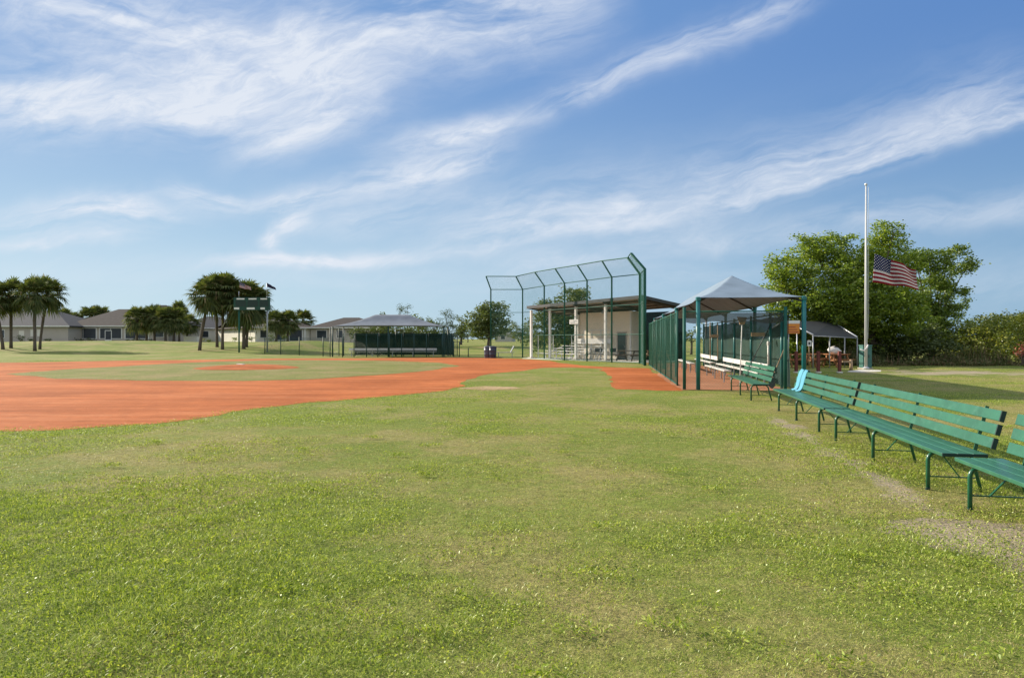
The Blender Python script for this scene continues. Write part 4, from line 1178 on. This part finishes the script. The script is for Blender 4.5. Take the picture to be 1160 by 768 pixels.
dk = [(1058, 296, 20, 13, 0), (1082, 287, 14, 9, .5), (1088, 303, 17, 8, .8), (1062, 318, 22, 11, 0), (1050, 338, 24, 14, -.5), (1080, 332, 15, 9, .5), (1072, 352, 18, 11, .3), (1090, 364, 10, 7, .8), (1048, 362, 26, 16, 0), (1099, 300, 8, 5, .8), (1060, 382, 30, 16, 0), (1038, 292, 14, 12, 0), (1092, 345, 7, 5, .8)]
tree('broadleaf_tree', bl2, 'darker green tree with open layered branches right of the flag', 'tree', lobes_px([(a, b_, c * 1.1, d * 1.1, e) for (a, b_, c, d, e) in dk], TY + 2.5, bl2), .165, MT['leaf_mid'], per_m3=10.0, sprays=36, spread=.19, trunk_r=.24, trunk_h=2.0, limbs=13, twig=120)
# thicket along the right edge of the field
TG = 'thicket of shrubs along the field edge'
def shrub(px, Y, items, leaf, m, label, per=8, sprays=20, spread=.2, name='shrub', group=TG):
    b = (*XY(px, Y), 0)
    return tree(name, b, label, 'shrub', lobes_px(items, Y, b), leaf, MT[m], per, sprays, spread, .08, .5, limbs=8, group=group, twig=24)
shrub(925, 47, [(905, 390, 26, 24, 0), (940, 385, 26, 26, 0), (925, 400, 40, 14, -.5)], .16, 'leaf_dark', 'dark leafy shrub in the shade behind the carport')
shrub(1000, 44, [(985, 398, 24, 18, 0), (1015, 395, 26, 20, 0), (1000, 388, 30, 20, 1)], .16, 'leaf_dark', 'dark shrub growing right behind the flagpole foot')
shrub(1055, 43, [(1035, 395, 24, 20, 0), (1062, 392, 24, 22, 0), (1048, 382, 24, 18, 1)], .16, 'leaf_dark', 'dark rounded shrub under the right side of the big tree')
shrub(1095, 45, [(1082, 382, 18, 18, 0), (1100, 378, 18, 16, 0), (1092, 396, 28, 20, -.5)], .16, 'leaf_yellow', 'yellow green shrub just right of the big tree crown')
shrub(1125, 44, [(1112, 375, 18, 14, 0), (1135, 372, 20, 15, 0), (1125, 393, 28, 24, -.5)], .16, 'leaf_yellow', 'yellow green shrub with the flattest top in the right thicket')
shrub(1160, 46, [(1150, 370, 20, 14, 0), (1172, 366, 22, 16, 0), (1160, 390, 32, 24, -.5)], .16, 'leaf_yellow', 'taller yellow green shrub cut by the right picture edge')
shrub(1140, 52, [(1120, 367, 22, 12, 0), (1146, 361, 20, 9, 0), (1165, 362, 18, 10, 1), (1140, 380, 36, 22, 0)], .18, 'leaf_shade', 'dull green shrub rising behind the yellow green ones')
shrub(1158, 41, [(1156, 399, 9, 7, 0), (1163, 396, 8, 7, 0)], .13, 'leaf_red', 'small shrub with red leaves at the right picture edge', per=14)
shrub(1215, 45, [(1200, 375, 26, 20, 0), (1225, 380, 26, 22, 0), (1250, 385, 30, 22, 1)], .18, 'leaf_yellow', 'broad yellow green shrub beyond the right end of the thicket', per=3)
# tall weeds in front: uncountable
n = 22000
xw = rng.uniform(18, 36, n); yw = 40.4 + rng.random(n) ** 1.5 * 3.4 + .3 * np.sin(xw * 1.1) - (xw > 30) * 1.0
hw = (.12 + .80 * rng.random(n) ** 1.7) * (.12 + 2.1 * vnoise(xw, yw, 1.9) * vnoise(xw + 5, yw, .8) * 1.3) * np.clip((yw - 39.9) / 2.4, .18, 1) + (rng.random(n) < .012) * rng.random(n) * .8
ax = rng.random(n) * 6.283; ln_ = hw * .35 * rng.random(n)
Bq = np.stack([xw, yw, np.zeros(n)], 1); Tq = Bq + np.stack([np.cos(ax) * ln_, np.sin(ax) * ln_, hw], 1); Sq = np.stack([np.cos(ax + 1.6), np.sin(ax + 1.6), np.zeros(n)], 1) * .035
Q = np.stack([Bq, (Bq + Tq) / 2 + Sq * .5, Tq, (Bq + Tq) / 2 - Sq * .5], 1).reshape(-1, 3)
Cw = np.stack([xw, yw, hw * (.4 + .6 * rng.random(n))], 1)
tag(npmesh('tall_weeds', np.concatenate([Q, leaf_quads(Cw, .12)]), 4, MT['weed']), 'tall brownish weeds along the edge of the thicket', 'weeds', kind='stuff')

# ================================================================== far dugout
FD = Vector((*XY(378, 61.0), 0))
t = thing('far_shade_canopy', FD, 'dark grey hipped fabric canopy over the far dugout across the infield', 'canopy')
t.name = 'shade_canopy'
FW, FDp, fe = 9.75, 4.0, ZH(369.5, 61)
nx, ny = 40, 20; vs = []; fs = []
for j in range(ny + 1):
    for i in range(nx + 1):
        x = -.15 + (FW + .3) * i / nx; y = -.1 + (FDp + .2) * j / ny
        hgt = min(1, min(x + .15, FW + .15 - x) / 3.5, min(y + .1, FDp + .1 - y) / 2.0); hgt = max(0, hgt)
        z = fe + (ZH(356.5, 63) - fe) * hgt ** 1.08 - .10 * math.sin(math.pi * hgt)
        z += .06 * (1 - hgt) ** 3 * math.sin(math.pi * i / nx)
        vs.append((x, y, z))
for j in range(ny):
    for i in range(nx):
        k = j * (nx + 1) + i; fs.append((k, k + 1, k + nx + 2, k + nx + 1))
fab = MB().add(vs, fs).build('canopy_cover', MT['shade_far'], t, smooth=True)
md = fab.modifiers.new('thickness', 'SOLIDIFY'); md.thickness = .01
for x in (-.1, FW * .5, FW + .1):
    for y in (0, FDp): MB().tube([(x, y, 0), (x, y, fe - .02)], .06, 10).build('pole', MT['fence_dark'], t, smooth=True)
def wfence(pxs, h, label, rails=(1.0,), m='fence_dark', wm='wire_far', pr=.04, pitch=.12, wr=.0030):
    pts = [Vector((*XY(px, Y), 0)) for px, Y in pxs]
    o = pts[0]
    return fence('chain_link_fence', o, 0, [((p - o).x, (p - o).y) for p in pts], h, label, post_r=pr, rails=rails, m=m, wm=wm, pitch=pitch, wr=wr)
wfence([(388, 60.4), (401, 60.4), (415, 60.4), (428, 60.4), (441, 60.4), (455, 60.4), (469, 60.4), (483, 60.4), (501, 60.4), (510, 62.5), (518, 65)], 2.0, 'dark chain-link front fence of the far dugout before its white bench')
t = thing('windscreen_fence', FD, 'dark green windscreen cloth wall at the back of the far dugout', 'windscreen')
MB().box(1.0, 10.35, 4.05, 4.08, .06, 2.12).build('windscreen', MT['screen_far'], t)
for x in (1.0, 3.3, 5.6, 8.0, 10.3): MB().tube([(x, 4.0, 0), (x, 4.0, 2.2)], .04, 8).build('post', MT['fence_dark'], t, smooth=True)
player_bench((FD.x + 9.0, FD.y + 1.6, 0), R(90), 8.1, 'long white bench with a back inside the far dugout', 'white benches inside the far dugout', m='alu')
wfence([(300, 73), (318, 70.5), (339, 67), (366, 63), (374, 61)], 1.75, 'low dark outfield fence running from the scoreboard to the far dugout', rails=())
wfence([(384, 64), (374, 62.5)], 2.6, 'short tall fence panel closing the left side of the far dugout')
# gate rails between dugout and backstop
t = thing('pipe_gate', (*XY(514, 61), 0), 'low dark pipe gate between far dugout and backstop', 'gate')
wg = (550 - 514) / F * 61
for z in (.15, .75, 1.35):
    MB().tube([(0, 0, z), (wg if z < 1 else .9, 0, z)], .026, 6).build('rail', MT['fence_dark'], t, smooth=True)
for x in (0, .5, 1.3, wg): MB().tube([(x, 0, 0), (x, 0, 1.4 if x < 1 else .8)], .04, 8).build('post', MT['fence_dark'], t, smooth=True)
def barrel(px, Y, m, label, r=.30, h=.92):
    t = thing('trash_can', (*XY(px, Y), 0), label, 'trash can', 'trash cans at the backstop')
    MB().lathe([(r * .88, 0), (r * .9, .03), (r * .97, h * .33), (r, h * .34), (r * .98, h * .36), (r, h * .67), (r * 1.03, h * .69), (r, h * .71), (r * 1.02, h - .03)], 20).build('body', MT[m], t, smooth=True)
    MB().lathe([(r * 1.06, h - .04), (r * 1.08, h + .01), (r * .8, h + .07), (r * .2, h + .10)], 20).build('lid', MT[m], t, smooth=True)
barrel(552.3, 57.2, 'plastic_violet', 'greyish violet trash can, left one of the pair at the backstop')
barrel(558.3, 56.8, 'plastic_dark', 'dark blue trash can, right one of the pair at the backstop')
t = thing('player_bench', (*XY(562, 59.5), 0), 'low grey bench outside the backstop right of the trash cans', 'bench')
MB().box(0, 1.6, 0, .3, .40, .45).build('seat', MT['grey_metal'], t, bevel=.01)
for x in (.2, 1.4): MB().box(x - .03, x + .03, .03, .27, 0, .40).build('leg', MT['grey_metal'], t)
MB().bar((1.25, .2, .42), (1.55, .3, .98), .3, .04).build('backrest', MT['plastic_violet'], t)

# ================================================================== scoreboard
SY = 76.0; SO = Vector((*XY(285.5, SY), TH(*XY(285.5, SY)) - .05))
t = thing('scoreboard', SO, 'dark green scoreboard on two tall posts in front of the palm clump', 'scoreboard')
def sxp(px): return (px - 285.5) / F * SY
z0, z1 = ZH(351.5, SY) - SO.z, ZH(337, SY) - SO.z
bd = MB().box(sxp(265), sxp(305.8), -.12, .14, z0, z1).build('board', MT['score'], t, bevel=.02)
for a, b in ((267.5, 279), (281, 292.5), (294.5, 304.5)):
    MB().box(sxp(a), sxp(b), -.135, -.122, z0 + .42, z1 - .36).build('display', MT['score_dark'], bd)
    MB().box(sxp(a + 1), sxp(b - 1.5), -.135, -.122, z1 - .24, z1 - .10).build('caption_strip', MT['white'], bd)
for a, b in ((265.6, 271.5), (280, 289), (295.5, 300.5)):
    MB().box(sxp(a), sxp(b), -.135, -.122, z0 + .09, z0 + .30).build('caption_strip', MT['white'], bd)
for px in (270, 302):
    MB().tube([(sxp(px), .2, -.1), (sxp(px), .2, z1 + .1)], .085, 10).build('post', MT['fence'] if px < 280 else MT['grey_metal'], t, smooth=True)
for px, zt in ((270.2, 330), (302, 320.5)):
    MB().tube([(sxp(px), .1, z1), (sxp(px), .1, ZH(zt, SY) - SO.z)], .03, 8).build('flag_staff', MT['alu'], t, smooth=True)
flag('flag', (fp(271.5, 326, SY), fp(271.5, 319.3, SY), fp(285, 329, SY - .3), fp(284, 325.5, SY - .3)), 1.3, 'small flag flying over the left end of the scoreboard', 'flag', 20, 10, .10)
MT['flag_dark'] = cloth_mat('flag_dark_cloth', (.05, .045, .085), 1, .25)
flag('flag', (fp(302.4, 325, SY), fp(302.4, 320.5, SY), fp(313.5, 329, SY - .3), fp(312, 326.0, SY - .3)), 1.2, 'small dark flag flying over the right end of the scoreboard', 'flag', 20, 10, .08, m='flag_dark')

# ================================================================== houses
def house(px, Y, w_, d_, e, r, wallm, roofm, label, rz=0, feats=(), oh=.55, hipx=None, low=None):
    x, y = XY(px, Y); z = TH(x, y) - .12
    t = thing('house', (x, y, z), label, 'house', 'houses beyond the outfield', rz)
    MB().box(0, w_, 0, d_, 0, e).build('wall', MT[wallm], t)
    hx = hipx if hipx is not None else d_ / 2
    b = [(-oh, -oh), (w_ + oh, -oh), (w_ + oh, d_ + oh), (-oh, d_ + oh)]
    vs = [(*p, e) for p in b] + [(*p, e + .2) for p in b] + [(hx, d_ / 2, r), (w_ - hx, d_ / 2, r)]
    rf = MB().add(vs, [(0, 3, 2, 1), (0, 1, 5, 4), (1, 2, 6, 5), (2, 3, 7, 6), (3, 0, 4, 7), (4, 5, 9, 8), (6, 7, 8, 9), (5, 6, 9), (7, 4, 8)]).build('roof', MT[roofm], t)
    fm = MB(); f_ = .03
    fm.box(-oh - f_, w_ + oh + f_, -oh - f_, -oh + .0 - .004, e + .02, e + .21)
    fm.build('fascia', MT['white'], rf)
    for (kind, a, b_, c, d) in feats:
        if kind == 'window':
            o = MB().box(a - .09, b_ + .09, -.07, -.003, c - .09, d + .09).build('window', MT['white'], t)
            MB().box(a, b_, -.085, -.072, c, d).build('pane', MT['glass_dark'], o)
        elif kind == 'lanai':
            o = MB().box(a - .12, b_ + .12, -.10, -.003, c - .12, d + .10).build('screen_porch', MT['white'], t)
            k = max(1, round((b_ - a) / 2.2)); ww = (b_ - a) / k
            for q in range(k): MB().box(a + q * ww + .05, a + (q + 1) * ww - .05, -.115, -.102, c, d).build('screen_panel', MT['lanai'], o)
        elif kind == 'door':
            o = MB().box(a - .12, b_ + .12, -.16, -.118, c, d + .12).build('door', MT['white'], t)
            MB().box(a, b_, -.172, -.162, c + .45, d).build('pane', MT['lanai'], o)
            MB().box(b_ - .06, b_ + .02, -.20, -.172, 1.0, 1.12).build('handle', MT['dark_metal'], o)
        elif kind == 'column':
            MB().box(a, b_, -.30, -.02, 0, d).build('column', MT['white'], t)
        elif kind == 'pale_patch':
            o = MB().box(a, b_, -.06, -.003, c, d).build('pale_panel', MT['stucco_pale'], t)  # plain pale panel set flat against the wall
    return t
HU = F / 125.0
house(-62, 120, 21.6, 13, 2.75, 5.9, 'stucco_grey', 'shingle_grey', 'grey house with a blue grey hip roof behind the left palm group', R(0), [('pale_patch', 13.0, 13.9, 1.1, 2.1), ('pale_patch', 15.0, 15.8, 1.1, 2.3), ('pale_patch', 16.2, 16.9, 1.1, 2.3), ('window', 9.0, 10.4, .9, 2.2), ('window', 4, 5.4, .9, 2.2)])
h2 = house(75.5, 124, 18.5, 12, 2.85, 6.3, 'stucco_grey', 'shingle_brown', 'house with brown hip roof and wide dark screened porch with white door', R(0),
      [('lanai', .7, 5.4, .75, 2.55), ('lanai', 6.1, 10.0, .75, 2.55), ('lanai', 10.7, 14.9, .75, 2.55), ('door', 7.15, 8.15, .1, 2.1), ('window', 16.2, 17.6, 1.0, 2.2)])
# taller back wing of the same house
vs = [(7.4, 8, 5.0), (15.6, 8, 5.0), (15.6, 15, 5.0), (7.4, 15, 5.0), (10.7, 11.5, 7.35), (12.3, 11.5, 7.35)]
MB().add(vs, [(0, 3, 2, 1), (0, 1, 5, 4), (1, 2, 5), (2, 3, 4, 5), (3, 0, 4)]).build('upper_roof', MT['shingle_brown'], h2)
MB().box(8, 15, 8.6, 14.4, 2.8, 5.02).build('upper_wall', MT['stucco_grey'], h2)
house(193, 138, 13, 11, 2.7, 5.4, 'stucco_pale', 'shingle_grey', 'pale house mostly hidden behind the low row of palms', R(6), [('window', 2, 3.4, 1, 2.2), ('window', 6, 7.4, 1, 2.2)])
# cream house seen on its corner
hc = house(289, 121, 10.6, 21.0, 2.55, 4.6, 'stucco_pale', 'shingle_brown', 'cream house with bright sunlit side wall behind the scoreboard', R(40),
      [('window', .9, 2.1, .9, 2.2), ('lanai', 3.6, 5.4, .5, 2.3), ('lanai', 6.2, 8.6, .3, 2.35), ('column', 5.55, 5.85, 0, 2.5), ('column', 8.9, 9.2, 0, 2.5), ])
house(352, 127, 12.5, 9.5, 2.6, 4.75, 'stucco_grey', 'shingle_brown', 'grey house with reddish brown roof left of the far dugout canopy', R(-4), [('window', 1.2, 3.0, .8, 2.2), ('window', 5, 6.4, .9, 2.2)])
house(561, 236, 6, 8, 2.9, 5.0, 'stucco_grey', 'shingle_grey', 'tiny distant house under the trees behind the trash cans', R(-8), [('window', 2, 3.4, 1, 2.2)])
t = thing('equipment_screen', (*XY(208, 118), TH(*XY(208, 118)) - .05), 'low white equipment enclosure on the lawn beside the low palms', 'enclosure')
MB().box(0, 2.3, 0, 1.3, 0, .95).build('panel', MT['stucco_pale'], t, bevel=.02); MB().box(-.05, 2.35, -.05, 1.35, .95, 1.03).build('cap', MT['white'], t)

# foundation shrubs
HG = 'low clipped shrubs before the houses'
def hshrub(px0, px1, Y, h, m, label):
    xm = (px0 + px1) / 2; x, y = XY(xm, Y); w2 = (px1 - px0) / 2 / F * Y; z = TH(x, y) - .05
    k = max(1, int(w2 / .7)); lo = []
    for i in range(k):
        lo.append((-w2 + w2 * (2 * i + 1) / k, 0, h * .5, w2 / k * 1.15, .6, h * .5))
    tree('shrub', (x, y, z), label, 'shrub', lo, .22, MT[m], 9, 14, .18, .05, .3, limbs=3, group=HG, twig=6)
hshrub(77, 107, 122, .75, 'leaf_dark', 'low clipped hedge under the left porch screens')
hshrub(141, 172, 122, .7, 'leaf_dark', 'low clipped hedge under the right porch screens')
hshrub(18, 28, 118, 1.3, 'leaf_dark', 'rounded dark shrub against the grey house, left of two trunks')
hshrub(30, 38, 118, .8, 'leaf_dark', 'small flat shrub between the two left palm trunks')
hshrub(52, 60, 118, .7, 'leaf_dark', 'small flat shrub right of the left palm trunks')
hshrub(263, 269, 112, .9, 'leaf_yellow', 'small round yellow green shrub on the cream wall')
hshrub(281, 289, 112, 1.0, 'leaf_shade', 'round shrub at the corner of the cream house')
hshrub(302, 312, 113, 1.5, 'leaf_shade', 'tall loose shrub before the white porch')
hshrub(318, 326, 114, 1.6, 'leaf_shade', 'loose shrub right of the scoreboard post')
hshrub(230, 242, 113, .6, 'leaf_yellow', 'low bright shrub left of the sunlit cream wall')

# ================================================================== palms
def pl(px, Y, top_py, r, label, group, lean=0, seed=1, n=40, tr=.16):
    x, y = XY(px, Y); z = TH(x, y) - .05
    h = ZH(top_py, Y) - z - r * .55
    return palm((x, y, z), h, r, label, group, (lean, 0), seed, n, tr)
G1, G2, G3 = 'palms at the left picture edge', 'tall palm clump by the scoreboard', 'low palms before the houses'
pl(12.5, 84, 321, 2.25, 'palm with a straight trunk nearest the left picture edge', G1, 0, 3, 64, .17)
pl(3.5, 82, 324, 2.4, 'palm leaning out of the picture at the left edge', G1, -1.2, 4, 60, .17)
pl(39.5, 81, 320, 2.15, 'palm with a straight trunk, left one of two close trunks', G1, -.1, 5, 64, .17)
pl(45.0, 84, 319, 2.3, 'palm with a trunk leaning right, right one of two close trunks', G1, 1.0, 6, 64, .15)
pl(226, 79, 319, 2.5, 'palm leaning strongly to the right in the tall clump', G2, 1.2, 7, 66, .17)
pl(246, 83, 316, 2.4, 'tall straight palm, second trunk of the scoreboard clump', G2, -.2, 8, 66, .16)
pl(252, 80, 314, 2.5, 'tallest straight palm just left of the scoreboard post', G2, .1, 9, 66, .16)
pl(276, 80.5, 324, 2.9, 'dense palm behind the scoreboard, left trunk of the two', G2, .1, 10, 84, .18)
pl(279, 82.5, 326, 2.8, 'dense palm behind the scoreboard, right trunk of the two', G2, .5, 12, 60, .17)
low = pl(155, 112, 351, 2.3, 'low bushy palm at the right end of the porch', G3, 0, 13, 60, .2)
def lowcopy(px, Y, top, sc, rot, label):
    q = copy_thing(low); x, y = XY(px, Y); q.location = (x, y, TH(x, y) - .05); q.rotation_euler.z = rot; q['label'] = label
    full = 2.3 * .55 + (low['height'])
    h = ZH(top, Y) - q.location.z; k = h / full
    q.scale = (sc, sc, k)
low['height'] = ZH(351, 112) - low.location.z - 2.3 * .55
lowcopy(175, 113, 349, 1.0, 1.3, 'low palm with a visible trunk, second of the low row')
lowcopy(187.5, 111, 352, .95, 2.6, 'low palm in the middle of the low row')
lowcopy(197, 112, 351, 1.05, 4.0, 'low palm at the right end of the low row')
lowcopy(166, 118, 352, .95, 5.0, 'low palm half hidden behind the first two of the low row')
lowcopy(203, 124, 345, .9, 3.1, 'feathery taller palm rising behind the low row')
lowcopy(212, 119, 358, 1.1, .6, 'low palm tucked under the leaning tall palm')
lowcopy(313, 118, 355, 1.05, 2.0, 'low palm just right of the scoreboard, over the white porch')
lowcopy(326, 119, 355, 1.05, 5.4, 'low palm before the white porch columns')
lowcopy(343.5, 140, 354, 1.15, 3.6, 'palm standing behind the roof left of the far dugout')
lowcopy(102, 150, 350, 1.3, 1.0, 'palm top showing over the brown roof, left one')
lowcopy(114, 152, 350, 1.2, 4.2, 'palm top showing over the brown roof, right one')
lowcopy(86, 150, 357, 1.3, 2.2, 'low palm top over the valley between two left roofs')
lowcopy(72, 133, 353, 1.0, 5.6, 'drooping palm beside the grey roof end')

# ================================================================== background trees
BGG = 'trees far beyond the field'
def bg_tree(px, Y, items, leaf, m, label, per=1.2, sprays=22, spread=.32, tr=.2, aspect=.55, limbs=14, name='broadleaf_tree', twig=60):
    x, y = XY(px, Y); b = (x, y, TH(x, y) - .05)
    lo = [(a, c, e - b[2], f, g_, h) for (a, c, e, f, g_, h) in lobes_px(items, Y, b)]
    return tree(name, b, label, 'tree', lo, leaf, MT[m], per, sprays, spread, tr, 2.0, limbs=limbs, group=BGG, aspect=aspect, twig=twig)
bg_tree(553, 95, [(545, 360, 18, 14, 0), (563, 357, 17, 13, 0), (553, 348, 13, 7, 0), (538, 372, 14, 11, 0), (568, 371, 13, 12, 0), (553, 372, 22, 13, 1)], .34, 'leaf_shade', 'round green tree behind the trash cans and backstop end', 2.0)
bg_tree(642, 72, [(648, 336, 18, 14, 0), (625, 350, 20, 14, 0), (655, 345, 16, 18, 0), (636, 362, 26, 20, 0), (612, 372, 18, 18, 0), (640, 384, 30, 16, 0), (660, 330, 9, 9, 1), (614, 345, 8, 8, 0), (606, 388, 14, 12, 1)], .26, 'leaf_shade', 'big loose tree seen through the backstop above the pavilion roof', 2.6, 24, .28)
bg_tree(507, 110, [(505, 355, 8, 5, 0), (513, 361, 8, 5, 0), (500, 362, 6, 4, 0), (508, 369, 9, 6, 0), (515, 371, 7, 5, 0), (517, 379, 6, 4, 0)], .30, 'leaf_pine', 'dark tufted pine standing between far dugout and round tree', 3.2, 22, .3, .15, .25, 10, 'pine_tree')
bg_tree(522, 116, [(524, 366, 8, 8, 0), (527, 374, 9, 8, 0), (520, 378, 8, 6, 0)], .32, 'leaf_shade', 'yellowish ragged tree close to the right of the pine', 2.2)
def spire(px, Y, top, wpx, label):
    lo = []
    for k in range(5):
        f = k / 4; lo.append((px + random.uniform(-1, 1), top + 6 + f * (378 - top - 6), 1.2 + wpx * (.3 + .7 * f), 5.5, 0))
    bg_tree(px, Y, lo, .30, 'leaf_pine', label, 3.2, 18, .26, .12, .25, 8, 'pine_tree')
spire(453.5, 100, 342, 4.5, 'slender pointed conifer behind the far dugout canopy, taller one')
spire(462.5, 102, 344, 4.5, 'slender pointed conifer right of the taller one behind the canopy')
bg_tree(433, 118, [(433, 358, 8, 5, 0), (426, 362, 6, 4, 0), (440, 364, 9, 6, 0), (433, 372, 14, 8, 0)], .30, 'leaf_shade', 'wispy pale tree just showing over the canopy ridge', 1.6)
bg_tree(475, 112, [(472, 362, 9, 6, 0), (484, 365, 9, 6, 0), (478, 374, 14, 10, 0)], .3, 'leaf_shade', 'low rounded tree over the right half of the far canopy', 2.0)
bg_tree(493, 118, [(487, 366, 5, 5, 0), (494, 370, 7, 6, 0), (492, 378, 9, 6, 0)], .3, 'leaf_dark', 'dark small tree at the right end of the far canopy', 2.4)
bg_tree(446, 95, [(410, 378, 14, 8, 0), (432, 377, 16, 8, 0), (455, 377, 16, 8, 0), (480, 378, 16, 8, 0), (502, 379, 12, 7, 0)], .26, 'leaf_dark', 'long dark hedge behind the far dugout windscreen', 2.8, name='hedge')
for (px, Y, it, m, lb) in (
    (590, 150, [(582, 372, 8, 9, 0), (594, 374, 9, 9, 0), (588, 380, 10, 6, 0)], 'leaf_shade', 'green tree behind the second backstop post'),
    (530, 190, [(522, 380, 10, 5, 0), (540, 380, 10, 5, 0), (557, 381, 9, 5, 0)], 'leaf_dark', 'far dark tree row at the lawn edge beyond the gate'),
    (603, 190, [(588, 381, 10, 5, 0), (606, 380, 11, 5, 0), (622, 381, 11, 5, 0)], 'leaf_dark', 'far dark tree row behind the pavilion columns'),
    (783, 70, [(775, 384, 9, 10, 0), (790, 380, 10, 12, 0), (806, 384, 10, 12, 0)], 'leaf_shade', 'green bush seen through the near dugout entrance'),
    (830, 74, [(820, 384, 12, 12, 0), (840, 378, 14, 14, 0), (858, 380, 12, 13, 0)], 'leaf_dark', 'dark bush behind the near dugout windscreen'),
    (735, 84, [(715, 384, 14, 9, 0), (740, 383, 14, 9, 0), (762, 386, 12, 8, 0)], 'leaf_shade', 'low bush row behind the pavilion')):
    bg_tree(px, Y, it, .3, m, lb, 1.6, 20, .3, .12, limbs=6, twig=12)
